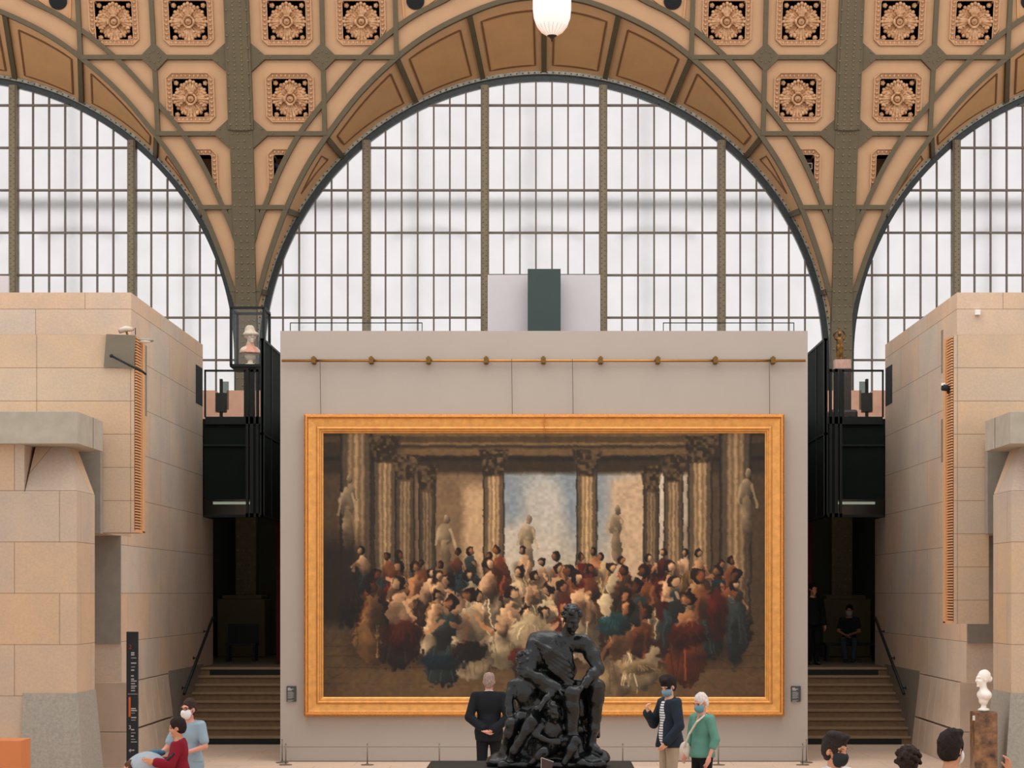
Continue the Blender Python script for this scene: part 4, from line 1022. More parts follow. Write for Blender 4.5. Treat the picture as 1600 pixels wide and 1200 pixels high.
# ---------------------------------------------------------------- SDF sculpting
def rotm(rx=0, ry=0, rz=0):
    return np.array((Matrix.Rotation(rz, 3, 'Z') @ Matrix.Rotation(ry, 3, 'Y') @ Matrix.Rotation(rx, 3, 'X')))
class Field:
    def __init__(s, lo, hi, vox):
        s.lo = np.array(lo, float); s.v = vox; s.n = np.maximum(4, np.ceil((np.array(hi)-s.lo)/vox).astype(int)+1)
        s.D = np.full(s.n, .3, np.float32)
    def sub(s, a, b):
        i0 = np.clip(np.floor((a-s.lo)/s.v).astype(int), 0, s.n); i1 = np.clip(np.ceil((b-s.lo)/s.v).astype(int)+1, 0, s.n)
        if np.any(i1 <= i0): return None, None
        ax = [s.lo[k]+s.v*np.arange(i0[k], i1[k]) for k in range(3)]
        G = np.meshgrid(*ax, indexing='ij'); return tuple(slice(i0[k], i1[k]) for k in range(3)), G
    def comb(s, sl, d, k, mode):
        A = s.D[sl]
        if mode == 'sub': d = -d
        if mode == 'add':
            h = np.clip(.5+.5*(A-d)/k, 0, 1); s.D[sl] = A*(1-h)+d*h-k*h*(1-h)
        else:
            h = np.clip(.5-.5*(A-d)/k, 0, 1); s.D[sl] = A*(1-h)+d*h+k*h*(1-h)
    def cap(s, a, b, ra, rb=None, k=.02, mode='add', flat=None):
        rb = ra if rb is None else rb; a = np.array(a, float); b = np.array(b, float); mg = max(ra, rb)+k*1.5+.03
        sl, G = s.sub(np.minimum(a, b)-mg, np.maximum(a, b)+mg)
        if sl is None: return s
        e = b-a; L2_ = e.dot(e)+1e-12; p = [G[i]-a[i] for i in range(3)]
        t = np.clip((p[0]*e[0]+p[1]*e[1]+p[2]*e[2])/L2_, 0, 1)
        d = np.sqrt(sum((p[i]-t*e[i])**2 for i in range(3)))-(ra+(rb-ra)*t); s.comb(sl, d.astype(np.float32), k, mode); return s
    def ell(s, c, r, R=None, k=.02, mode='add'):
        c = np.array(c, float); r = np.array(r, float); mg = r.max()+k*1.5+.03
        sl, G = s.sub(c-mg, c+mg)
        if sl is None: return s
        P = np.stack([G[i]-c[i] for i in range(3)], -1)
        if R is not None: P = P @ R
        q = P/r; k0 = np.sqrt((q*q).sum(-1))+1e-9; k1 = np.sqrt(((P/(r*r))**2).sum(-1))+1e-9
        d = k0*(k0-1)/k1; s.comb(sl, d.astype(np.float32), k, mode); return s
    def box(s, c, h, R=None, rd=.01, k=.01, mode='add'):
        c = np.array(c, float); h = np.array(h, float); mg = np.linalg.norm(h)+k*1.5+.03
        sl, G = s.sub(c-mg, c+mg)
        if sl is None: return s
        P = np.stack([G[i]-c[i] for i in range(3)], -1)
        if R is not None: P = P @ R
        q = np.abs(P)-(h-rd); d = np.sqrt((np.maximum(q, 0)**2).sum(-1))+np.minimum(q.max(-1), 0)-rd; s.comb(sl, d.astype(np.float32), k, mode); return s
    def plane(s, p, nrm, k=.01):       # keep the side against nrm
        nrm = np.array(nrm, float); nrm /= np.linalg.norm(nrm); p = np.array(p)
        ax = [s.lo[i]+s.v*np.arange(s.n[i]) for i in range(3)]
        d = ((ax[0]-p[0])*nrm[0])[:, None, None]+((ax[1]-p[1])*nrm[1])[None, :, None]+((ax[2]-p[2])*nrm[2])[None, None, :]
        A = s.D; h = np.clip(.5-.5*(A-d)/k, 0, 1); s.D = (A*(1-h)+d*h+k*h*(1-h)).astype(np.float32); return s
    def wob(s, amp, fx, fy, fz, seed=0):
        ax = [s.lo[i]+s.v*np.arange(s.n[i]) for i in range(3)]
        x = ax[0][:, None, None]; y = ax[1][None, :, None]; z = ax[2][None, None, :]
        s.D = s.D+(amp*(np.sin(fx*x+2.1*np.sin(.6*fz*z+seed)+seed)*np.sin(fy*y+1.3*seed+1.7*np.sin(.5*fx*x))+.6*np.sin(fz*z+1.9*np.sin(.7*fx*x+.8*fy*y+seed)))).astype(np.float32)
        return s
    def build(s, name, m, parent=None, loc=None):
        D = s.D; D[0] = D[-1] = .3; D[:, 0] = D[:, -1] = .3; D[:, :, 0] = D[:, :, -1] = .3
        ins = D < 0; n = s.n
        C = [(i, j, k) for i in (0, 1) for j in (0, 1) for k in (0, 1)]
        cnt = sum(ins[i:n[0]-1+i, j:n[1]-1+j, k:n[2]-1+k].astype(np.int8) for i, j, k in C)
        ci = np.argwhere((cnt > 0) & (cnt < 8)); idx = np.full((n[0]-1, n[1]-1, n[2]-1), -1, np.int64); idx[tuple(ci.T)] = np.arange(len(ci))
        acc = np.zeros((len(ci), 3)); num = np.zeros(len(ci))
        for a in C:
            for ax in range(3):
                if a[ax]: continue
                b = list(a); b[ax] = 1
                va = D[ci[:, 0]+a[0], ci[:, 1]+a[1], ci[:, 2]+a[2]]; vb = D[ci[:, 0]+b[0], ci[:, 1]+b[1], ci[:, 2]+b[2]]
                cr = (va < 0) != (vb < 0); t = np.where(cr, va/np.where(va == vb, 1, va-vb), 0)
                p = np.tile(np.array(a, float), (len(ci), 1)); p[:, ax] += t; acc += p*cr[:, None]; num += cr
        v = s.lo+s.v*(ci+acc/num[:, None]); faces = []
        for ax in range(3):
            o1, o2 = (ax+1) % 3, (ax+2) % 3
            sa = [slice(None)]*3; sb = [slice(None)]*3; sa[ax] = slice(0, n[ax]-1); sb[ax] = slice(1, n[ax])
            A = ins[tuple(sa)]; B = ins[tuple(sb)]; e = np.argwhere(A != B); e = e[(e[:, o1] > 0) & (e[:, o2] > 0) & (e[:, o1] < n[o1]-1) & (e[:, o2] < n[o2]-1)]
            d1 = np.zeros(3, int); d1[o1] = 1; d2 = np.zeros(3, int); d2[o2] = 1
            q = np.stack([idx[tuple((e-d1-d2).T)], idx[tuple((e-d2).T)], idx[tuple(e.T)], idx[tuple((e-d1).T)]], -1)
            fl = ~A[tuple(e.T)]; q[fl] = q[fl][:, ::-1]; faces.append(q)
        q = np.concatenate(faces)
        me = bpy.data.meshes.new(name); me.vertices.add(len(v)); me.vertices.foreach_set('co', v.ravel())
        me.loops.add(q.size); me.loops.foreach_set('vertex_index', q.ravel()); me.polygons.add(len(q)); me.polygons.foreach_set('loop_start', np.arange(len(q))*4)
        me.polygons.foreach_set('use_smooth', np.ones(len(q), bool)); me.update(); me.validate(); me.materials.append(m)
        o = bpy.data.objects.new(name, me); COL.objects.link(o)
        if parent: o.parent = parent
        if loc is not None: o.location = loc
        return o

# ---------------------------------------------------------------- people
SKIN = {k: mat('skin_'+k, c, .5, var=.04, vscale=20) for k, c in dict(fair=(214, 156, 128), tan=(196, 134, 100), rosy=(206, 140, 118), light=(222, 170, 142)).items()}
def hand(f, w_, dr, nr, side, curl, sc=1.0):
    """palm plus four fingers and a thumb; dr finger direction, nr palm normal (towards which fingers curl)"""
    dr = np.array(dr, float); dr /= np.linalg.norm(dr); nr = np.array(nr, float); nr -= dr*nr.dot(dr); nr /= np.linalg.norm(nr); sd = np.cross(dr, nr)*side
    w_ = np.array(w_, float)
    f.box(w_+dr*.045*sc, (.0, 0, 0), None) if False else None
    R = np.stack([sd, nr, dr], 1)
    f.box(w_+dr*.048*sc, np.array((.040, .016, .048))*sc, R, rd=.014*sc, k=.012)
    for i, (o, L) in enumerate(((-.030, .066), (-.010, .076), (.010, .072), (.029, .058))):
        p = w_+dr*.092*sc+sd*o*sc; a = curl*.6; d_ = dr
        for j, fr in enumerate((.45, .32, .23)):
            ang = a*(j+1)*.62+.05*i; d_ = dr*math.cos(ang)+nr*math.sin(ang)+sd*o*1.5*(1-min(1, curl)); q = p+d_*L*fr*1.1*sc
            f.cap(p, q, (.0095-.0012*j)*sc, (.0088-.0012*j)*sc, k=.004); p = q
    p = w_+dr*.022*sc-sd*.034*sc; d_ = dr*.6-sd*.75+nr*.25; q = p+d_*.034*sc; f.cap(p, q, .013*sc, .0105*sc, k=.01)
    d2 = dr*.85-sd*.25+nr*(.35+.3*curl); f.cap(q, q+d2*.034*sc, .0105*sc, .0085*sc, k=.005)

def person(nm, loc, rz, h=1.75, skin='fair', pitch=0.0, yaw=0.0, le=None, lw=None, re=None, rw=None, hand_l=None, hand_r=None,
           hair=None, mask=None, top=None, sleeve=1.0, bottom=None, skirt=False, build=1.0, vox=.0105, head=True, label='', hvox=.006, coat_open=False,
           collar=None, glasses=False, eyes=True, seated=False, shoes=(40, 36, 34), curl_l=.5, curl_r=.5):
    s = h/1.75; root = empty(nm, loc, rz)
    def J(x, y, z): return np.array((x, y, z))*s
    le = J(*(le or (.25, .02, 1.13))); lw = J(*(lw or (.25, -.06, .88))); re = J(*(re or (-.25, .02, 1.13))); rw = J(*(rw or (-.25, -.06, .88)))
    hipz = .50 if seated else .92; off = hipz-.92
    def Z(x, y, z): return J(x, y, z+off)
    if seated: le, lw, re, rw = [p+np.array((0, 0, off*s)) for p in (le, lw, re, rw)]
    hc = Z(0, -.02, 1.635); R = rotm(pitch, 0, 0); R = rotm(0, 0, yaw) @ R
    def H(x, y, z): return hc+R @ (np.array((x, y, z))*s)
    allp = np.stack([le, lw, re, rw]); lo = np.minimum(allp.min(0)-.14, J(-.3, -.26, -.02)); hi = np.maximum(allp.max(0)+.14, J(.3, .26, 1.80+off))
    if seated: lo = np.minimum(lo, J(-.35, -.75, -.02))
    if seated: hips = [Z(.1, 0, .92), Z(-.1, 0, .92)]; knees = [J(.15, -.45, .52), J(-.13, -.45, .53)]; ank = [J(.12, -.50, .09), J(-.06, -.48, .09)]
    else: hips = [J(.09, 0, .90), J(-.09, 0, .90)]; knees = [J(.10, -.015, .49), J(-.10, -.015, .49)]; ank = [J(.10, .03, .09), J(-.10, .03, .09)]
    def torso(f, g, armlen):
        b = build
        f.ell(Z(0, .0, 1.30), J(.155*b+g, .105*b+g, .19+g), k=.05*s); f.ell(Z(0, -.005, 1.08), J(.135*b+g, .10*b+g, .16+g), k=.06*s)
        f.ell(Z(0, .01, .93), J(.165*b+g, .115*b+g, .13+g), k=.06*s)
        f.cap(Z(-.145*b, .005, 1.425), Z(.145*b, .005, 1.425), (.058+g)*s, k=.05*s)
        f.cap(Z(0, .01, 1.42), Z(0, -.0, 1.47), (.065+g)*s, (.055+g)*s, k=.03*s)
        for sx, el, wr in ((1, le, lw), (-1, re, rw)):
            sh = Z(sx*.175*b, .0, 1.425); e1 = sh+(el-sh)*min(1, armlen*2); f.cap(sh, e1, (.052+g)*s, ((.041 if armlen >= .5 else .047)+g)*s, k=.03*s)
            if armlen > .5:
                e2 = el+(wr-el)*min(1, (armlen-.5)*2); f.cap(el, e2, (.041+g)*s, (.031+g*1.2)*s, k=.015*s)
            yield sx
    # skin body
    f = Field(lo, hi, vox)
    list(torso(f, -.006, 1.0))
    f.cap(Z(0, .005, 1.44), Z(0, -.005, 1.57), .058*s, .052*s, k=.03*s)
    for sx, wr, el, hs, cu in ((1, lw, le, hand_l, curl_l), (-1, rw, re, hand_r, curl_r)):
        d_ = (wr-el)/np.linalg.norm(wr-el); dr, nr = hs if hs else (d_, (-sx, -.3, 0))
        hand(f, wr, dr, nr, -sx, cu, 1.0*s)
    for i in (0, 1):
        f.cap(hips[i], knees[i], .08*s, .055*s, k=.03*s); f.cap(knees[i], ank[i], .052*s, .036*s, k=.02*s); f.cap(ank[i]+J(0, .02, -.03), ank[i]+J(0, -.14, -.055), .036*s, .03*s, k=.02*s)
    if head: headsdf(f, H, R, s)
    f.build('body', SKIN[skin], root)
    if head:
        # finer face surface is the same body; eyes, hair and mask sit on it
        if eyes:
            for sx in (-1, 1):
                mb = MB(); c = H(sx*.032, -.078, .012); mb.ball(c, .0105*s, 10, 8); mb.build('eye', mat('eye_dark', (64, 46, 40), .2), root, smooth=True)
                mb = MB(); mb.tube([H(sx*.018, -.098, .034), H(sx*.034, -.096, .039), H(sx*.05, -.086, .033)], .003*s, 6); mb.build('eyebrow', mat('brow', hair.get('brow', (60, 44, 36)) if hair else (120, 100, 90), .8), root)
        if hair: hairsdf(root, H, R, s, hair, hvox)
        if mask:
            f = Field(hc-.2, hc+.2, hvox)
            f.ell(H(0, -.032, -.050), np.array((.077, .092, .080))*s, R, k=.01); f.cap(H(0, -.09, -.0), H(0, -.112, -.032), .016*s, .021*s, k=.03)
            f.plane(H(0, 0, .012), R @ np.array((0, -.15, 1)), k=.006); f.plane(H(0, -.035, 0), R @ np.array((0, 1, 0)), k=.006); 
            fm_ = f.build('face_mask', mat('mask_%d_%d' % (mask[0], mask[2]), mask, .8), root)
            for sx in (-1, 1):
                mb = MB(); mb.tube([H(sx*.060, -.045, -.004), H(sx*.080, -.01, .010), H(sx*.086, .012, .006)], .0022*s, 5); mb.tube([H(sx*.060, -.04, -.07), H(sx*.078, -.01, -.04), H(sx*.084, .008, -.02)], .0022*s, 5)
                mb.build('mask_strap', _MATS['mask_%d_%d' % (mask[0], mask[2])], fm_)
        if glasses:
            mb = MB()
            for sx in (-1, 1):
                mb.tube([H(sx*.034+.026*math.cos(q*PI/6), -.108, .012+.017*math.sin(q*PI/6)) for q in range(13)], .003*s, 5); mb.tube([H(sx*.06, -.106, .016), H(sx*.083, .0, .014)], .0028*s, 5)
            mb.tube([H(-.01, -.11, .014), H(.01, -.11, .014)], .0028*s, 5); mb.build('glasses', mat('glasses_frame', (50, 28, 24), .4), root)
    # clothes
    if top:
        f = Field(lo-.04, hi+.04, vox); g = top.get('g', .014)
        list(torso(f, g, sleeve))
        hem = top.get('hem', .86)
        f.cap(Z(0, .005, 1.05), Z(0, .005, hem+.04), (.125+g)*s, (.15+g+top.get('flare', 0))*s, k=.05*s)
        f.wob(.0035, 16, 18, 11, top.get('seed', 1))
        nz = top.get('neck', 1.485)
        f.plane(Z(0, 0, hem), (0, 0, -1), k=.008); f.plane(Z(0, 0, nz), (0, top.get('necktilt', -.35), 1), k=.008)
        if top.get('open'):
            f.ell(Z(0, -.16, 1.47), J(.06, .1, .13), k=.01, mode='sub')
        if coat_open: f.cap(Z(0, -.19, 1.45), Z(.03, -.19, .82), .085*s, .06*s, k=.008, mode='sub')
        f.build(top.get('name', 'top'), top['m'], root)
    if coat_open:
        f = Field(lo, hi, vox); f.ell(Z(0, -.02, 1.28), J(.12, .118, .23), k=.02); f.ell(Z(0, -.02, 1.0), J(.11, .135, .24), k=.05); f.plane(Z(0, -.05, 0), (0, 1, 0)); f.plane(Z(0, 0, 1.475), (0, -.3, 1)); f.plane(Z(0, 0, .84), (0, 0, -1))
        f.build('striped_shirt', coat_open, root)
    if collar:
        f = Field(Z(-.12, -.12, 1.40), Z(.12, .12, 1.56), .008); f.cap(Z(0, .0, 1.44), Z(0, -.003, 1.513), .076*s, .066*s, k=.01); f.cap(Z(0, 0, 1.47), Z(0, -.005, 1.6), .052*s, .052*s, k=.006, mode='sub'); f.plane(Z(0, 0, 1.512), (0, -.25, 1))
        f.ell(Z(0, -.11, 1.49), J(.03, .06, .05), k=.01, mode='sub')
        f.build('collar', collar, root)
    if bottom:
        f = Field(lo-.05, hi+.05, vox)
        if skirt:
            f.cap(Z(0, .005, 1.0), Z(0, 0, .45), .145*s, (.145+skirt)*s, k=.03); f.ell(Z(0, .01, .93), J(.185, .135, .14), k=.05); f.wob(.009, 26, 26, 2, 3); f.plane(Z(0, 0, 1.02), (0, 0, 1)); f.plane(J(0, 0, .42), (0, 0, -1))
        else:
            f.ell(Z(0, .01, .93), J(.18*build, .13*build, .14), k=.05)
            for i in (0, 1): f.cap(hips[i], knees[i], .098*s, .072*s, k=.02); f.cap(knees[i], ank[i], .072*s, .062*s, k=.02)
            f.wob(.003, 15, 17, 19, 2); f.plane(Z(0, 0, 1.0), (0, 0, 1)); f.plane(J(0, 0, .075), (0, 0, -1))
        f.build('skirt' if skirt else 'trousers', bottom, root)
    for i in (0, 1):
        f = Field(ank[i]-.2, ank[i]+.14, .012); f.cap(ank[i]+J(0, .02, -.035), ank[i]+J(0, -.15, -.055), .045*s, .04*s, k=.02); f.plane((0, 0, .002), (0, 0, -1)); f.plane(ank[i]+J(0, 0, .0), (0, 0, 1)); f.build('shoe', mat('shoe_%d' % shoes[0], shoes, .6), root)
    tag(root, label, 'person'); root['_H'] = 0; del root['_H']
    return root, H, Z, J

def headsdf(f, H, R, s):
    A = lambda *a: np.array(a)*s
    f.ell(H(0, .015, .040), A(.077, .096, .100), R, k=.02); f.ell(H(0, -.028, -.045), A(.058, .064, .072), R, k=.035)
    f.cap(H(0, -.085, .03), H(0, -.09, -.0), .020*s, .014*s, k=.02); f.cap(H(0, -.094, .012), H(0, -.112, -.028), .009*s, .0125*s, k=.014)
    for sx in (-1, 1):
        f.ell(H(sx*.032, -.098, .012), A(.020, .015, .012), R, k=.012, mode='sub'); f.cap(H(sx*.015, -.088, .036), H(sx*.05, -.078, .034), .011*s, k=.012)
        f.ell(H(sx*.079, .012, -.004), A(.010, .022, .033), R, k=.006); f.ell(H(sx*.036, -.068, -.03), A(.024, .026, .024), R, k=.02)
    f.ell(H(0, -.092, -.062), A(.026, .010, .007), R, k=.005); f.ell(H(0, -.090, -.073), A(.022, .010, .007), R, k=.005); f.ell(H(0, -.080, -.105), A(.022, .018, .016), R, k=.02)

def hairsdf(root, H, R, s, hr, vox):
    A = lambda *a: np.array(a)*s
    hc = H(0, 0, 0); f = Field(hc-.24*s-(.12 if hr.get('long') else 0), hc+.24*s, vox); g = hr.get('g', .012)
    f.ell(H(0, .022, .047), A(.079+g, .098+g, .102+g), R, k=.02)
    st = hr.get('style', 'short')
    f.ell(H(0, .045, -.01), A(.072+g*.6, .07+g*.6, .09), R, k=.03)
    # face opening
    f.ell(H(0, -.125, -.035+hr.get('brow_drop', 0)), A(.074, .085, .112), R, k=.012, mode='sub')
    for sx in (-1, 1): f.ell(H(sx*.095, -.01, -.015), A(.035, .036, .045), R, k=.008, mode='sub')
    if not hr.get('long'): f.plane(H(0, .05, -.085), R @ np.array((0, -.1, -1)), k=.015)
    else: f.cap(H(0, .06, 0), H(0, .08, -.14), .07*s, .05*s, k=.03)
    if st == 'quiff': f.ell(H(.01, -.06, .125), A(.065, .055, .035), R, k=.03); f.ell(H(-.03, .0, .14), A(.06, .07, .03), R, k=.03)
    if st == 'bun': f.ell(H(0, .13, .03), A(.045, .045, .045), R, k=.02)
    if st == 'curly':
        rr = random.Random(3)
        for _ in range(70):
            a = rr.uniform(0, 2*PI); e = rr.uniform(-.3, 1.3); r0 = .105
            f.ell(H(r0*math.cos(a)*math.cos(e), .03+.112*math.sin(a)*math.cos(e), .04+.11*math.sin(e)), A(.024, .024, .024), None, k=.008)
    if st == 'receding': f.ell(H(0, -.01, .16), A(.055, .085, .04), R, k=.02, mode='sub')
    f.wob(hr.get('wob', .0022), 75, 55, 60, 2)
    f.build('hair', mat('hair_%d_%d' % (hr['c'][0], hr['c'][2]), hr['c'], .7, var=.35, vscale=55, bump=.5, bscale=120, spec=.15), root)

def fabric(nm, c, var=.08): return mat(nm, c, .9, var=var, vscale=7, bump=.2, bscale=90, spec=.2)
# stripes for the young man's shirt (woven pattern, so it belongs to the cloth)
def striped():
    m = bpy.data.materials.new('striped_shirt'); m.use_nodes = True; t = m.node_tree; b = t.nodes['Principled BSDF']; b.inputs['Roughness'].default_value = .9
    tcn = t.nodes.new('ShaderNodeTexCoord'); wv = t.nodes.new('ShaderNodeTexWave'); wv.bands_direction = 'Z'; wv.inputs['Scale'].default_value = 9; wv.inputs['Distortion'].default_value = .3
    r = t.nodes.new('ShaderNodeValToRGB'); r.color_ramp.elements[0].position = .22; r.color_ramp.elements[0].color = lin((70, 70, 84))+(1,); r.color_ramp.elements[1].position = .32; r.color_ramp.elements[1].color = lin((226, 222, 220))+(1,)
    t.links.new(tcn.outputs['Object'], wv.inputs['Vector']); t.links.new(wv.outputs['Fac'], r.inputs[0]); t.links.new(r.outputs[0], b.inputs['Base Color']); return m

# man in black suit seen from behind, hands clasped behind him
dA = 29.0
person('person', (XP(764, dA), dA, 0), PI, h=ZP(1053, dA), skin='rosy', hair=dict(c=(150, 128, 118), g=.004, style='receding'), le=(.275, .09, 1.14), lw=(.075, .185, .97), re=(-.275, .09, 1.14), rw=(-.06, .20, .94),
       hand_l=((-.8, .35, -.5), (0, .3, 1)), hand_r=((.9, .3, -.1), (0, -.2, 1)), top=dict(m=fabric('black_suit', (26, 28, 32)), name='jacket', g=.024, hem=.80, flare=.02, neck=1.49), sleeve=.97, bottom=_MATS['black_suit'], collar=fabric('white_collar', (222, 214, 208)), build=1.1, eyes=False,
       label='standing man seen from behind in a black suit, hands clasped behind his back')
# young man in navy blazer
dB = 27.5
person('person', (XP(1046, dB), dB, 0), -1.12, h=ZP(1060, dB), skin='fair', pitch=.42, yaw=.35, hair=dict(c=(36, 30, 28), g=.02, style='quiff', brow=(30, 26, 24), brow_drop=-.02), mask=(120, 150, 166),
       re=(-.26, -.10, 1.13), rw=(-.12, -.28, 1.29), hand_r=((.2, -.15, .9), (.3, .9, .1)), curl_r=1.7, le=(.28, .0, 1.12), lw=(.20, -.16, .90), curl_l=1.1,
       top=dict(m=fabric('navy_blazer', (38, 46, 56)), name='blazer', g=.026, hem=.82, flare=.02, open=True, seed=4), coat_open=striped(), sleeve=.97, bottom=fabric('beige_trousers', (164, 146, 124)),
       label='young masked man in a navy blazer and striped shirt looking down, one hand raised')
# woman in green cardigan
dC = 26.0
rootC, HC, ZC_, JC = person('person', (XP(1097, dC), dC, 0), -1.0, h=ZP(1086, dC), skin='rosy', pitch=.33, yaw=.1, hair=dict(c=(216, 204, 196), g=.006, brow=(150, 130, 120)), mask=(96, 144, 156),
       le=(.265, .03, 1.14), lw=(.27, -.08, .9), re=(-.24, -.02, 1.13), rw=(-.2, -.14, .93), top=dict(m=fabric('green_cardigan', (92, 138, 122)), name='cardigan', g=.018, hem=.88, open=True, flare=.01, seed=2), sleeve=.70, bottom=fabric('black_trousers', (24, 24, 28)), build=1.05,
       label='white-haired masked woman in a green cardigan with a cream shoulder bag')
mb = MB(); mb.tube([ZC_(.13, -.05, 1.475), ZC_(.07, -.15, 1.38), ZC_(-.06, -.185, 1.20), ZC_(-.2, -.17, 1.0)], .014, 6); mb.tube([ZC_(.12, -.02, 1.475), ZC_(.05, .12, 1.35), ZC_(-.12, .15, 1.1), ZC_(-.22, .0, 1.0)], .014, 6)
strapm = fabric('cream_leather', (214, 200, 184)); sb = mb.build('strap', strapm, None); 
f = Field((-.46, -.36, .74), (-.08, .12, 1.12), .01); f.ell(ZC_(-.235, -.12, 1.02-.06), (.10, .06, .12), k=.02)
bagroot = empty('shoulder_bag', rootC.location, rootC.rotation_euler.z); sb.parent = bagroot; f.build('pouch', strapm, bagroot)
tag(bagroot, 'cream crescent shoulder bag worn across the green cardigan', 'bag')
# mother in pale blue dress
dD = 24.5
person('person', (XP(296, dD), dD, 0), -.38, h=ZP(1095, dD), skin='rosy', yaw=-.15, hair=dict(c=(58, 42, 36), g=.008, brow=(60, 44, 36)), mask=(226, 220, 218), glasses=True,
       le=(.26, -.03, 1.16), lw=(.06, -.30, 1.07), re=(-.27, -.12, 1.13), rw=(-.30, -.36, 1.02), curl_l=1.2, curl_r=1.2,
       top=dict(m=fabric('pale_blue_dress', (142, 160, 172)), name='bodice', g=.018, hem=.95, seed=6, flare=-.01), sleeve=.36, bottom=_MATS['pale_blue_dress'], skirt=.12,
       label='woman with glasses and white mask in a pale blue dress behind the girl')
# girl in maroon top
dE = 23.4
person('person', (XP(279, dE), dE, 0), -1.45, h=ZP(1125, dE), skin='tan', pitch=.15, hair=dict(c=(38, 28, 26), g=.016, long=False), mask=None,
       re=(-.23, -.10, 1.15), rw=(-.16, -.34, 1.16), le=(.28, -.10, 1.14), lw=(.36, -.33, 1.20), curl_l=.9, top=dict(m=fabric('maroon_jumper', (122, 22, 38)), name='jumper', g=.03, hem=.80, seed=3, flare=.03, neck=1.475), sleeve=.88, curl_r=.9, bottom=fabric('dark_jeans', (40, 44, 58)), build=.98,
       label='girl in profile in a maroon jumper reaching to the pushchair')
# man with black mask, foreground
dG = 16.6
person('person', (XP(1303, dG), dG, 0), .62, h=ZP(1152, dG), skin='tan', pitch=.10, yaw=.1, hair=dict(c=(46, 38, 34), g=.014, style='quiff', brow=(34, 26, 24)), mask=(26, 26, 32), top=dict(m=fabric('white_shirt', (214, 212, 212)), name='shirt', g=.02, hem=.84, open=True), collar=_MATS['white_shirt'], bottom=fabric('dark_trousers', (40, 40, 46)), vox=.009, hvox=.005,
       label='dark-haired man with a black mask and white shirt at the bottom edge')
person('person', (XP(1428, dG), dG+.25, 0), PI-.3, h=ZP(1173, dG+.25), skin='tan', hair=dict(c=(50, 38, 32), g=.016, style='curly', wob=.004), top=dict(m=fabric('grey_top', (70, 66, 70)), g=.02), bottom=_MATS['dark_trousers'], eyes=False, hvox=.005,
       label='person with curly brown hair seen from behind at the bottom edge')
dI = 16.2
person('person', (XP(1485, dI), dI, 0), PI-.75, h=ZP(1149, dI), skin='tan', hair=dict(c=(36, 28, 26), g=.02, style='quiff', wob=.003), mask=(222, 218, 216), top=dict(m=fabric('rust_top', (120, 74, 54)), g=.02, neck=1.46), bottom=_MATS['dark_trousers'], eyes=False, hvox=.005, vox=.009,
       label='man with thick dark hair and a white mask strap turned away')
dJ = 16.0
person('person', (XP(1622, dJ), dJ, 0), .2, h=1.50, skin='tan', hair=dict(c=(40, 30, 28), g=.012), re=(-.34, -.12, 1.58), rw=(-.37, -.16, 1.80), hand_r=((-.05, -.1, 1), (-1, -.1, 0)), curl_r=1.25, sleeve=.62, vox=.0085,
       top=dict(m=fabric('black_sleeve', (28, 28, 34)), g=.03, name='sweater'), bottom=_MATS['dark_trousers'], label='person in a black sleeve raising one bent hand at the right edge')
# two people in the right passage
person('person', (XP(1270, 43.4), 43.4, 1.39), .3, h=1.74, skin='tan', hair=dict(c=(24, 22, 22), g=.01), top=dict(m=fabric('black_shirt', (22, 24, 26)), g=.02), bottom=_MATS['black_shirt'], vox=.016, hvox=.012, eyes=False,
       label='standing person in black at the wall edge in the dark right passage')
person('person', (XP(1327, 45.4), 45.4, 1.39), -.2, h=1.66, skin='tan', hair=dict(c=(34, 26, 24), g=.01), mask=(190, 186, 182), le=(.24, -.06, 1.15), lw=(.06, -.2, 1.08), re=(-.26, -.05, 1.15), rw=(-.08, -.22, 1.06), top=dict(m=fabric('dark_vest', (46, 46, 50)), g=.02, hem=.88), sleeve=.3, bottom=fabric('blue_jeans', (66, 74, 80)), seated=True, vox=.016, hvox=.012, eyes=False,
       label='masked person in jeans seated on a bench in the dark right passage')
for px, d_, sd in ((1330, 45.6, 'right'), (377, 45.6, 'left')):
    root = empty('bench', (XP(px, d_), d_, 1.39)); mb = MB(); mb.box(-.6 if sd == 'right' else -.35, .6 if sd == 'right' else .35, -.12, .35, .36, .42); mb.build('seat', M_dark, root)
    for sx in (-1, 1):
        for sy in (-.08, .3): mb = MB(); a = (.55 if sd == 'right' else .3)*sx; mb.box(a-.03, a+.03, sy-.03, sy+.03, 0, .36); mb.build('leg', M_dark, root)
    if sd == 'left': mb = MB(); mb.box(-.35, .35, .3, .35, .42, .85); mb.build('backrest', M_dark, root)
    tag(root, 'dark bench in the shadow of the right passage' if sd == 'right' else 'dark chair standing in the shadow of the left passage', 'bench' if sd == 'right' else 'chair')

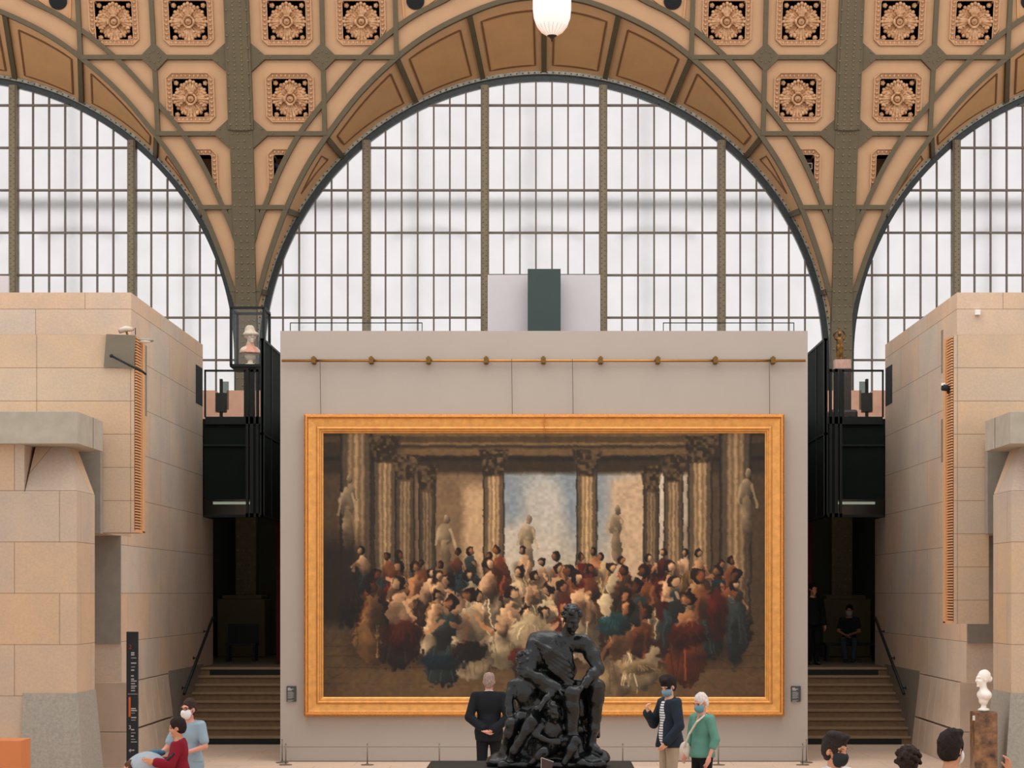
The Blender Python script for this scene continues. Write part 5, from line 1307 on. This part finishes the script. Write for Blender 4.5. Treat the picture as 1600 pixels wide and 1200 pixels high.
# ---------------------------------------------------------------- pushchair with a baby
dP = 23.3; px0 = XP(226, dP)
root = empty('pushchair', (px0, dP, 0), 0)
fab = fabric('grey_hood_fabric', (158, 164, 172))
f = Field((-.36, -.32, .5), (.42, .34, 1.2), .010)
f.ell((.03, 0, .80), (.29, .23, .30), k=.02); f.ell((-.05, -.02, .75), (.27, .20, .275), k=.01, mode='sub'); f.ell((-.24, -.08, .80), (.17, .26, .17), k=.01, mode='sub'); f.plane((0, 0, .78), (.35, 0, -1)); f.ell((-.36, 0, .72), (.23, .3, .22), k=.01, mode='sub')
f.wob(.002, 30, 20, 20, 1); f.build('hood', fab, root)
mb = MB(); mb.tube([(-.20, -.16, .90), (-.22, 0, .98), (-.20, .16, .90)], .010, 8); mb.build('hood_trim', fabric('hood_trim', (120, 126, 134)), root)
f = Field((-.3, -.3, .3), (.36, .3, .92), .012); f.box((.02, 0, .58), (.22, .19, .14), rotm(0, -.3, 0), rd=.05); f.ell((-.03, 0, .72), (.17, .15, .14), k=.02, mode='sub'); f.build('seat_shell', fabric('seat_fabric', (58, 62, 70)), root)
for sy in (-1, 1):
    mb = MB(); mb.tube([(-.32, sy*.2, .12), (.05, sy*.2, .55), (.30, sy*.18, 1.02), (.36, sy*.16, 1.08)], .014, 8); mb.build('frame_tube', M_dark, root, smooth=True)
    mb = MB(); mb.tube([(.3, sy*.2, .1), (.03, sy*.2, .5)], .014, 8); mb.build('rear_leg', M_dark, root, smooth=True)
    for x in (-.33, .3): mb = MB(); mb.lathe([(.02, -.02), (.10, -.02), (.11, 0), (.10, .02), (.02, .02)], (x, sy*.2, .11), n=24, axis='y'); mb.build('wheel', mat('rubber', (30, 30, 32), .8), root)
mb = MB(); mb.tube([(.36, -.16, 1.08), (.38, 0, 1.09), (.36, .16, 1.08)], .018, 8); mb.build('handlebar', M_black, root, smooth=True)
tag(root, 'grey pushchair with a rounded hood in front of the girl', 'pushchair')
root = empty('person', (px0-.135, dP-.04, .62), 0)
f = Field((-.2, -.2, -.12), (.2, .2, .42), .009); Hb = lambda x, y, z: np.array((-.02, -.04, .27))+rotm(.1, 0, -.9) @ (np.array((x, y, z))*.8)
headsdf(f, Hb, rotm(.1, 0, -.9), .8); f.ell((.02, 0, .06), (.11, .09, .13), k=.03); f.cap((0, -.09, .1), (-.12, -.1, .04), .035, .028, k=.02); f.cap((0, .09, .1), (-.12, .08, .04), .035, .028, k=.02)
f.build('body', SKIN['tan'], root); hairsdf(root, Hb, rotm(.1, 0, -.9), .8, dict(c=(92, 62, 44), g=.005), .007)
f = Field((-.2, -.2, -.12), (.2, .2, .3), .01); f.ell((.02, 0, .05), (.13, .11, .13), k=.03); f.build('romper', fabric('baby_romper', (120, 116, 118)), root)
tag(root, 'baby sitting inside the grey pushchair', 'person')
mb = MB(); x_ = XP(247, dP); 
f = Field((-.16, -.1, -.1), (.16, .1, .1), .009); f.ell((0, 0, 0), (.10, .05, .045), k=.02); f.wob(.004, 40, 30, 30, 2); o = f.build('blue_cloth', fabric('blue_cloth', (74, 108, 130)), None, (XP(246, dP+.35), dP+.3, ZP(1176, dP+.3)))
tag(o, 'folded blue cloth lying on top of the pushchair handle', 'cloth')

# ---------------------------------------------------------------- bronze group (plain stand-in)
dS = 25.0; gx_ = XP(860, dS); z0 = .80
def SP(px, py, dy=0): return np.array(((px-860)*dS/F, dy, ZP(py, dS)-z0))
f = Field((-.85, -.62, -.02), (.85, .6, 2.05), .0125)
f.ell(SP(862, 1165, .1), (.50, .38, .34), k=.05); f.ell(SP(846, 1115, .14), (.40, .32, .38), k=.08); f.ell(SP(800, 1190, 0), (.34, .32, .14), k=.08); f.ell(SP(915, 1185, 0), (.32, .32, .12), k=.08); f.box((0.02, 0.02, .03), (.66, .44, .05), rd=.04, k=.04)
f.ell(SP(905, 1100, .14), (.22, .25, .26), k=.08)
f.wob(.016, 13, 11, 10, 2)
def limb(f, pts, rs, k=.03):
    for a, b, r0, r1 in zip(pts[:-1], pts[1:], rs[:-1], rs[1:]):
        f.cap(a, b, r0, r1, k=k); a = np.array(a); b = np.array(b); m_ = a*.62+b*.38; f.ell(m_+(0, -.01, 0), (r0*.98, r0*1.0, max(r0, np.linalg.norm(b-a)*.22)), None, k=.04)
def headb(f, c, r, yaw=0, pitch=0):
    R = rotm(0, 0, yaw) @ rotm(pitch, 0, 0); Hh = lambda x, y, z: np.array(c)+R @ (np.array((x, y, z))*r); headsdf(f, Hh, R, r)
    rr = random.Random(int(c[0]*100))
    for _ in range(60):
        a = rr.uniform(0, 2*PI); e = rr.uniform(-.2, 1.45); q = (.09*math.cos(a)*math.cos(e), .03+.105*math.sin(a)*math.cos(e), .05+.1*math.sin(e))
        if q[1] < -.03 and q[2] < .1: continue
        f.ell(Hh(*q), np.array((.024, .024, .022))*r, None, k=.006)
# large seated figure, broad back turned a little, both arms resting over the knees
f.ell(SP(848, 1062, .12), (.28, .23, .24), k=.06); f.ell(SP(858, 1022, .06), (.29, .23, .28), rotm(.3, .35, 0), k=.07); f.cap(SP(840, 1004, .06), SP(912, 1006, .02), .135, .12, k=.07)
f.ell(SP(870, 1020, -.10), (.20, .09, .11), rotm(0, .2, 0), k=.06); f.ell(SP(880, 1046, -.08), (.17, .12, .16), k=.08)
f.cap(SP(884, 996, 0), SP(893, 978, -.05), .085, .075, k=.04); headb(f, SP(893, 970, -.10), 1.22, .35, .45)
limb(f, [SP(836, 1008, .02), SP(828, 1052, -.14), SP(872, 1074, -.30)], [.105, .085, .06]); limb(f, [SP(918, 1010, 0), SP(934, 1044, -.12), SP(912, 1068, -.30)], [.10, .08, .058])
hand(f, SP(872, 1074, -.30), (1, -.3, -.3), (0, .2, -1), 1, .6, 1.35); hand(f, SP(912, 1068, -.30), (-1, -.2, -.4), (0, .2, -1), -1, .6, 1.35)
limb(f, [SP(868, 1084, .08), SP(893, 1082, -.34), SP(893, 1135, -.28), SP(898, 1180, -.34)], [.15, .10, .085, .052]); limb(f, [SP(884, 1080, .1), SP(932, 1072, -.18), SP(929, 1122, -.10), SP(923, 1162, -.12)], [.14, .10, .08, .05])
limb(f, [SP(898, 1184, -.34), SP(922, 1191, -.46)], [.052, .036]); limb(f, [SP(922, 1166, -.12), SP(938, 1174, -.2)], [.052, .036])
# youth leaning from the left
headb(f, SP(818, 1038, -.08), 1.08, -.5, .1); f.cap(SP(817, 1055, -.04), SP(814, 1062, -.02), .055, .06, k=.03); f.ell(SP(824, 1086, -.06), (.16, .13, .20), rotm(0, -.25, 0), k=.05); f.cap(SP(804, 1070, -.04), SP(842, 1067, -.08), .07, .07, k=.04)
limb(f, [SP(800, 1070, -.04), SP(795, 1098, -.12), SP(801, 1126, -.2)], [.056, .046, .034]); hand(f, SP(801, 1126, -.2), (.3, -.1, -1), (1, 0, 0), 1, .4, 1.0)
limb(f, [SP(842, 1066, -.12), SP(862, 1082, -.30), SP(846, 1100, -.40)], [.062, .05, .036]); hand(f, SP(846, 1100, -.40), (-1, -.1, -.5), (0, .6, -1), -1, .6, 1.0)
limb(f, [SP(828, 1114, -.04), SP(800, 1130, -.24), SP(792, 1168, -.16), SP(780, 1190, -.14)], [.105, .08, .06, .04]); limb(f, [SP(838, 1116, -.05), SP(832, 1124, -.38), SP(812, 1158, -.36), SP(796, 1188, -.3)], [.105, .08, .062, .042])
# small figure curled on the rock in front
headb(f, SP(864, 1112, -.36), .92, .6, .3); f.ell(SP(862, 1142, -.26), (.15, .13, .19), rotm(0, .4, 0), k=.05); limb(f, [SP(850, 1126, -.3), SP(838, 1146, -.40), SP(858, 1154, -.46)], [.052, .044, .032]); hand(f, SP(858, 1154, -.46), (1, -.1, 0), (0, 1, -.2), 1, .6, .9)
limb(f, [SP(872, 1158, -.2), SP(898, 1154, -.42), SP(882, 1186, -.46)], [.09, .068, .044]); limb(f, [SP(866, 1162, -.22), SP(850, 1170, -.46), SP(830, 1188, -.42)], [.09, .066, .04])
for k in range(6): f.cap(SP(838+k*4, 1003+k*8, -.17), SP(886+k*2, 1030+k*9, -.20), .022, .03, k=.02)
# loose folds of drapery over hip, rock and back
for k in range(7): f.cap(SP(832+k*9, 1078, .0-.02*k), SP(826+k*13, 1128+5*(k % 3), -.12-.03*(k % 2)), .05, .035, k=.02)
for k in range(5): f.cap(SP(905+k*5, 1092, .02), SP(902+k*8, 1150+4*(k % 2), .02), .05, .04, k=.02)
f.cap(SP(812, 1135, -.1), SP(905, 1138, -.22), .06, .05, k=.04)
f.wob(.006, 24, 22, 20, 5)
sc_ = f.build('bronze_sculpture', M_bronze, None, (gx_, dS, z0)); tag(sc_, 'glossy black bronze group of seated figures in front of the painting', 'sculpture')
root = empty('sculpture_plinth', (gx_, dS, 0))
mb = MB(); mb.box(XP(668, dS)-gx_, XP(990, dS)-gx_, -.55, .75, .74, .79); mb.build('table_top', M_dark, root, bevel=.01)
mb = MB(); mb.box(-.95, .9, -.5, .7, 0, .74); mb.build('base', M_black, root)
tag(root, 'wide black plinth under the bronze figure group', 'plinth')
root = empty('caption_stand', (XP(855, 24.3), 24.3, .79))
mb = MB(); mb.hexa([(-.07, -.02, 0), (.055, .05, 0), (-.07, 0, 0), (.055, .07, 0), (-.07, -.02, .155), (.075, .05, .10), (-.07, 0, .155), (.075, .07, .10)]); mb.build('card', mat('card_dark', (60, 36, 34), .7), root)
mb = MB(); mb.tube([(-.07, -.01, .155), (.075, .06, .10)], .008, 6); mb.tube([(-.07, -.01, .0), (-.07, -.01, .155)], .008, 6); mb.build('edge', mat('card_edge', (170, 164, 160), .5), root)
tag(root, 'small caption card with pale edge at the foot of the bronze group', 'sign')

# ---------------------------------------------------------------- busts
def bust(nm, loc, h, m, yaw, label, hat=False, pinks=None, bow=False):
    root = empty(nm, loc, yaw); s = h/.62
    f = Field((-.26*s, -.2*s, -.01), (.26*s, .24*s, .68*s), .009*s); Hh = lambda x, y, z: np.array((0, -.02*s, .50*s))+np.array((x, y, z))*s*.98
    headsdf(f, Hh, None, s*.98); f.cap((0, 0, .30*s), (0, -.01*s, .42*s), .062*s, .05*s, k=.03)
    f.ell((0, .01*s, .26*s), (.17*s, .10*s, .09*s), k=.04); f.ell((0, 0, .17*s), (.09*s, .07*s, .07*s), k=.03)
    f.cap((0, 0, .06*s), (0, 0, .12*s), .045*s, .035*s, k=.02); f.ell((0, 0, .03*s), (.10*s, .09*s, .035*s), k=.01)
    Hr = lambda x, y, z: Hh(x, y, z)
    f.ell(Hh(0, .03, .05), np.array((.086, .104, .104))*s, k=.01); f.ell(Hh(0, .12, .01), np.array((.04, .045, .05))*s, k=.02); f.ell(Hh(0, -.125, -.04), np.array((.06, .06, .09))*s, k=.01, mode='sub') if False else None
    if hat: f.ell(Hh(0, -.01, .03), np.array((.125, .135, .05))*s, k=.04); f.ell(Hh(0, .04, .12), np.array((.075, .09, .07))*s, k=.03)
    f.wob(.0022, 60, 60, 50, 3)
    f.plane((0, 0, 0), (0, 0, -1)); f.build('figure', m, root)
    if pinks:
        f = Field((-.26*s, -.2*s, .1*s), (.26*s, .24*s, .45*s), .009*s); f.cap((0, 0, .35*s), (0, .01*s, .25*s), .07*s, .17*s, k=.02); f.plane((0, 0, .22*s), (0, 0, -1), k=.02); f.wob(.006, 40, 40, 30, 2); f.build('drapery', pinks, root)
    tag(root, label, 'bust'); return root
dR = 30.0; zp = ZP(1112, dR)
bust('marble_bust', (XP(1537, dR), dR, zp), .60, M_white, -1.35, 'white marble bust in profile on the brown marble pedestal')
root = empty('marble_pedestal', (XP(1537, dR), dR, 0)); mb = MB(); mb.box(-.17, .17, -.17, .17, 0, zp)
M_mar = mat('brown_marble', (52, 34, 22), .3, rgb2=(150, 104, 66), vscale=9); mb.build('shaft', M_mar, root, bevel=.01); mb = MB(); mb.box(-.20, -.17, -.19, -.15, zp-.12, zp-.05); mb.build('tag', mat('small_tag', (200, 196, 190), .6), root)
tag(root, 'mottled brown marble pedestal under the white bust at the right', 'pedestal')
# bust in the glass case
dK = 43.0; zk = ZP(571, dK)
root = empty('display_case', (XP(387, dK), dK+.3, tz))
def L(o): o.parent = root; o.location = -Vector(root.location); return o
xa, xb = XP(361, dK), XP(412, dK); zt2 = ZP(481, dK); e = .028
mb = MB()
for y in (dK, dK+.9):
    for x in (xa, xb): mb.box(x-e, x+e, y-e, y+e, zk, zt2)
    for z in (zk, zt2): mb.box(xa, xb, y-e, y+e, z-e, z+e)
for x in (xa, xb):
    for z in (zk, zt2): mb.box(x-e, x+e, dK, dK+.9, z-e, z+e)
L(mb.build('case_frame', M_dark, None))
mb = MB(); mb.box(xa, xb, dK-.005, dK+.005, zk, zt2); mb.box(xa-.005, xa+.005, dK, dK+.9, zk, zt2); mb.box(xb-.005, xb+.005, dK, dK+.9, zk, zt2); L(mb.build('glass', M_glass, None))
mb = MB(); mb.box(xa, xb, dK, dK+.9, zk-.05, zk-.005); L(mb.build('shelf', M_dark, None))
mb = MB(); mb.box(XP(385, dK), XP(394, dK), dK+.3, dK+.5, tz, zk-.05); L(mb.build('stand', M_dark, None))
tag(root, 'black framed glass display case on the left terrace with a bust inside', 'display case')
bust('portrait_bust', (XP(391, dK+.35), dK+.35, zk+.002), ZP(514, dK+.35)-zk, mat('cream_biscuit', (228, 206, 184), .7), .5, 'cream and pink bust with a hat inside the glass display case', hat=True, pinks=mat('pink_biscuit', (224, 156, 132), .7, var=.1, vscale=20))
# statuette on the right terrace
dT = 43.0
root = empty('statue_pedestal', (XP(1316, dT), dT, tz))
mb = MB(); mb.box(-.17, .17, -.15, .15, 0, ZP(577, dT)-tz); mb.build('shaft', mat('dark_brown_stone', (44, 32, 28), .5), root); mb = MB(); mb.box(-.3, .3, -.25, .25, 0, .22); mb.build('foot', _MATS['dark_brown_stone'], root, bevel=.05)
z5 = ZP(577, dT)-tz; mb = MB(); mb.box(-.17, .17, -.14, .14, z5, z5+.20); mb.build('pink_block', mat('pink_marble', (186, 140, 124), .4, rgb2=(210, 168, 150), vscale=12), root)
tag(root, 'dark pedestal topped by a pink marble block on the right terrace', 'pedestal')
root = empty('statuette', (XP(1312, dT), dT, ZP(562, dT)), .2)
f = Field((-.2, -.16, -.01), (.2, .16, .72), .01); s_ = 1.0
f.cap((-.04, 0, .03), (-.035, 0, .28), .035, .05, k=.02); f.cap((.04, 0, .03), (.035, 0, .28), .035, .05, k=.02); f.ell((0, 0, .38), (.075, .05, .11), k=.03); f.cap((-.07, 0, .45), (.07, 0, .45), .03, k=.03)
f.cap((-.09, 0, .45), (-.13, 0, .54), .025, .02, k=.02); f.cap((-.13, 0, .54), (-.06, -.02, .62), .02, .018, k=.01); f.cap((.09, 0, .45), (.13, 0, .54), .025, .02, k=.02); f.cap((.13, 0, .54), (.06, -.02, .62), .02, .018, k=.01)
f.ell((0, 0, .56), (.045, .05, .06), k=.02); f.box((0, 0, .01), (.09, .08, .02)); f.build('figure', mat('dark_patina', (58, 42, 26), .35, metal=.6, rgb2=(150, 104, 40), vscale=12), root)
tag(root, 'small dark bronze statuette with raised arms on a pink marble block', 'statuette')
# orange plinth
mb = MB(); xo_ = XP(33, 27); mb.box(xo_-2.0, xo_, 27, 27.5, 0, ZP(1157, 27))
tag(mb.build('display_plinth', mat('orange_plinth', (196, 116, 66), .7, var=.04), bevel=.01), 'orange display plinth at the lower left corner', 'plinth')

# ---------------------------------------------------------------- totem sign
dQ = 33.0
root = empty('totem_sign', (XP(207, dQ), dQ, 0)); zt3 = ZP(987, dQ)
mb = MB(); mb.box(-.095, .095, -.03, .03, 0, zt3); sp_ = mb.build('panel', mat('sign_charcoal', (34, 38, 42), .6), root, bevel=.004)
mb = MB(); rr = random.Random(5)
for y, wd, h in ((1020, 5, 2), (1023, 5, 2), (1028, 8, .9), (1036, 8, 2), (1042, 6, .9), (1047, 5, 2), (1056, 4, 2), (1061, 5, 2), (1064, 9, 1.6), (1068, 6, 1.6), (1072, 9, 1.6), (1075, 6, 1.6), (1079, 6, 1.6), (1107, 7, 1.8), (1110, 9, 1.8), (1114, 6, .8), (1121, 8, 1.8), (1125, 7, .8), (1140, 5, 2), (1145, 7, .8), (1150, 4, 1.8), (1155, 7, .8), (1159, 9, 1.2), (1172, 5, 1.6)):
    x0 = XP(205.5, dQ)-root.location.x; 
    x = x0; xe = x0+wd*dQ/F
    while x < xe-.004:
        w__ = rr.uniform(.008, .018); mb.box(x, min(x+w__, xe), -.034, -.029, ZP(y+h/2, dQ), ZP(y-h/2, dQ)); x += w__+.004
tag(mb.build('lettering', mat('white_lettering', (205, 202, 196), .7), sp_), kind='stuff')
mb = MB(); a = XP(201.5, dQ)-root.location.x; mb.box(a, a+.035, -.034, -.029, ZP(1120, dQ), ZP(1089, dQ)); mb.build('orange_bar', mat('sign_orange', (214, 96, 40), .7), sp_)
mb = MB()
mb.box(-.195, .0, -.033, -.029, 0, 0.001) if False else mb.box(-.07, .09, -.033, -.029, ZP(1084.6, dQ), ZP(1084, dQ)); mb.build('divider', _MATS['white_lettering'], sp_)
def text(body, size, x, z, m, parent, name='numeral'):
    cu = bpy.data.curves.new(name, 'FONT'); cu.body = body; cu.size = size; cu.extrude = .002; cu.align_x = 'CENTER'; cu.materials.append(m)
    t_ = bpy.data.objects.new('t', cu); me_ = bpy.data.meshes.new_from_object(t_); bpy.data.objects.remove(t_); o = bpy.data.objects.new(name, me_); COL.objects.link(o); o.parent = parent; o.rotation_euler = (PI/2, 0, 0); o.location = (x, -.033, z); return o
text('2', .10, XP(204, dQ)-root.location.x, ZP(1014, dQ), mat('sign_red', (170, 60, 44), .7), sp_)
text('3', .09, XP(203.5, dQ)-root.location.x, ZP(1139, dQ), _MATS['white_lettering'], sp_); text('4', .08, XP(203.5, dQ)-root.location.x, ZP(1175, dQ), _MATS['white_lettering'], sp_)
tag(root, 'tall narrow charcoal sign with white lettering beside the left stone wall', 'sign')

# ---------------------------------------------------------------- fittings on the pavilions
root = empty('mounting_plate', (XP(188, 31.9), 31.9, ZP(548, 31.9)))
mb = MB(); o_ = root.location
def Q(px, py, dd): p = W(px, py, dd); return (p[0]-o_.x, p[1]-o_.y, p[2]-o_.z)
mb.hexa([Q(162, 573, 31.96), Q(209, 576, 31.96), Q(162, 573, 32.0), Q(209, 576, 32.0), Q(166, 522, 31.9), Q(212, 524, 31.9), Q(166, 522, 32.0), Q(212, 524, 32.0)]); mb.build('plate', mat('dull_zinc', (118, 108, 92), .6, var=.08), root)
mb = MB(); mb.tube([Q(174, 556, 31.85), Q(203, 571, 31.8), Q(222, 580, 31.85), Q(228, 585, 31.9)], .018, 8); mb.ball(Q(174, 556, 31.85), .03, 8, 6); mb.build('arm', M_dark, root, smooth=True)
tag(root, 'dull grey metal plate with a black arm on the left stone slab', 'bracket')
root = empty('security_camera', (XP(198, 32.2), 32.2, ZP(523, 32)))
mb = MB(); mb.tube([(.02, 0, 0), (.0, 0, .06), (-.0, 0, .09)], .018, 8); mb.build('mount', M_brassd, root)
mb = MB(); mb.tube([(-.11, -.05, .08), (-.02, 0, .12), (.08, .05, .12)], [.045, .05, .035], 10); mb.build('housing', mat('camera_cream', (204, 190, 172), .5), root, smooth=True)
mb = MB(); mb.tube([(.09, .04, .10), (.13, .05, .14), (.13, .05, .03)], .008, 6); mb.build('cable', M_dark, root)
tag(root, 'small cream security camera on top of the left stone slab', 'camera')
root = empty('floodlight', (XP(226, 32.3), 32.3, ZP(532, 32.3)))
mb = MB(); mb.ball((0, 0, 0), (.15, .10, .035), 20, 8); mb.build('head', mat('lamp_grey', (150, 146, 138), .4, metal=.3), root, smooth=True); mb = MB(); mb.ball((.0, -.03, -.02), (.11, .07, .025), 16, 8); mb.build('lens', mat('lamp_lens', (230, 224, 210), .3), root, smooth=True)
mb = MB(); mb.tube([(-.1, .05, 0), (-.19, .08, 0)], .012, 6); mb.build('arm', M_dark, root)
tag(root, 'flat oval floodlight beside the top of the left wooden louver', 'lamp')
root = empty('spotlight', (XP(1482, 32.2), 32.2, ZP(608, 32.2)))
mb = MB(); mb.tube([(.12, 0, -.02), (.02, -.03, 0)], .022, 8); mb.box(.07, .14, -.03, .1, -.10, .10); mb.build('bracket', M_dark, root)
mb = MB(); mb.tube([(.04, -.04, 0), (-.04, -.06, .01), (-.11, -.08, .02)], [.035, .05, .055], 12); mb.ball((.0, -.03, -.05), .035, 8, 6); mb.build('head', M_black, root, smooth=True)
mb = MB(); mb.box(-.13, -.07, -.10, -.05, .05, .09); mb.build('sensor', M_white, root)
tag(root, 'small black spotlight clamped to the right wooden louver', 'lamp')
mb = MB(); p = W(1527.5, 488.5, 34.66); mb.box(p[0]-.045, p[0]+.045, 34.62, 34.7, p[2]-.045, p[2]+.045)
tag(mb.build('wall_sensor', mat('white_plastic', (236, 232, 228), .5), bevel=.008), 'small white sensor box high on the right stone block', 'sensor')
# tiny fittings in the lowest coffers
for px, py, lab, w1 in ((336, 259, 'small square fitting in the lowest coffer left of the left pier', 1), (432, 259, 'small black spotlight in the lowest coffer right of the left pier', 0), (1266, 258, 'small square fitting in the lowest coffer left of the right pier', 1)):
    k = kf(py); p = V((px-CX)/k, py, -.12); root = empty('coffer_fitting', p)
    if w1:
        mb = MB(); mb.box(-.065, .065, -.02, .3, -.075, .075); mb.build('frame', mat('fitting_cream', (206, 184, 160), .6), root); mb = MB(); mb.box(-.045, .045, -.03, -.015, -.055, .055); mb.build('lens', M_black, root)
    else:
        mb = MB(); mb.tube([(-.09, 0, .06), (.06, -.05, -.02)], [.05, .065], 10); mb.build('head', M_black, root); mb = MB(); mb.tube([(0, 0, 0), (.02, .3, 0)], .02, 6); mb.build('stem', M_black, root)
    tag(root, lab, 'fitting')

# ---------------------------------------------------------------- pendant globe
dL = 25.0; root = empty('pendant_lamp', (XP(862.5, dL), dL, ZP(57, dL)))
k = dL/F
prof = [(.5, 0), (8, 1.2), (17, 7), (24, 16), (28.5, 28), (30, 42), (30, 60), (27, 78), (20, 92), (10, 100)]
m_gl = bpy.data.materials.new('opal_glass'); m_gl.use_nodes = True; b = m_gl.node_tree.nodes['Principled BSDF']; b.inputs['Base Color'].default_value = (.9, .86, .84, 1); b.inputs['Roughness'].default_value = .25
b.inputs['Emission Color'].default_value = (1, .93, .89, 1); b.inputs['Emission Strength'].default_value = .28
mb = MB(); mb.lathe([(a*k, z*k) for a, z in prof], n=32); mb.build('globe', m_gl, root, smooth=True)
mb = MB()
for q in range(20):
    a = q*2*PI/20; mb.tube([((r_+.25)*k*math.cos(a+.04*i), (r_+.25)*k*math.sin(a+.04*i), z*k) for i, (r_, z) in enumerate(prof[1:4])], .0022, 4)
mb.build('gilt_lines', mat('gilt_line', (222, 168, 120), .5), root)
mb = MB(); mb.lathe([(1.0*k, -8*k), (1.6*k, -6*k), (1.1*k, -4.5*k), (3*k, -3*k), (4*k, -1.5*k), (7.8*k, .4*k), (8*k, 1.6*k), (3*k, 2*k)], n=20); mb.build('finial', mat('dark_finial', (48, 36, 24), .4, metal=.6), root, smooth=True)
mb = MB(); mb.tube([(0, 0, 100*k), (0, 0, 12)], .012, 8); mb.lathe([(11*k, 98*k), (9*k, 104*k), (4*k, 110*k)], n=20); mb.build('suspension', M_brassd, root)
tag(root, 'white opal glass pendant globe hanging at the top of the picture', 'lamp')
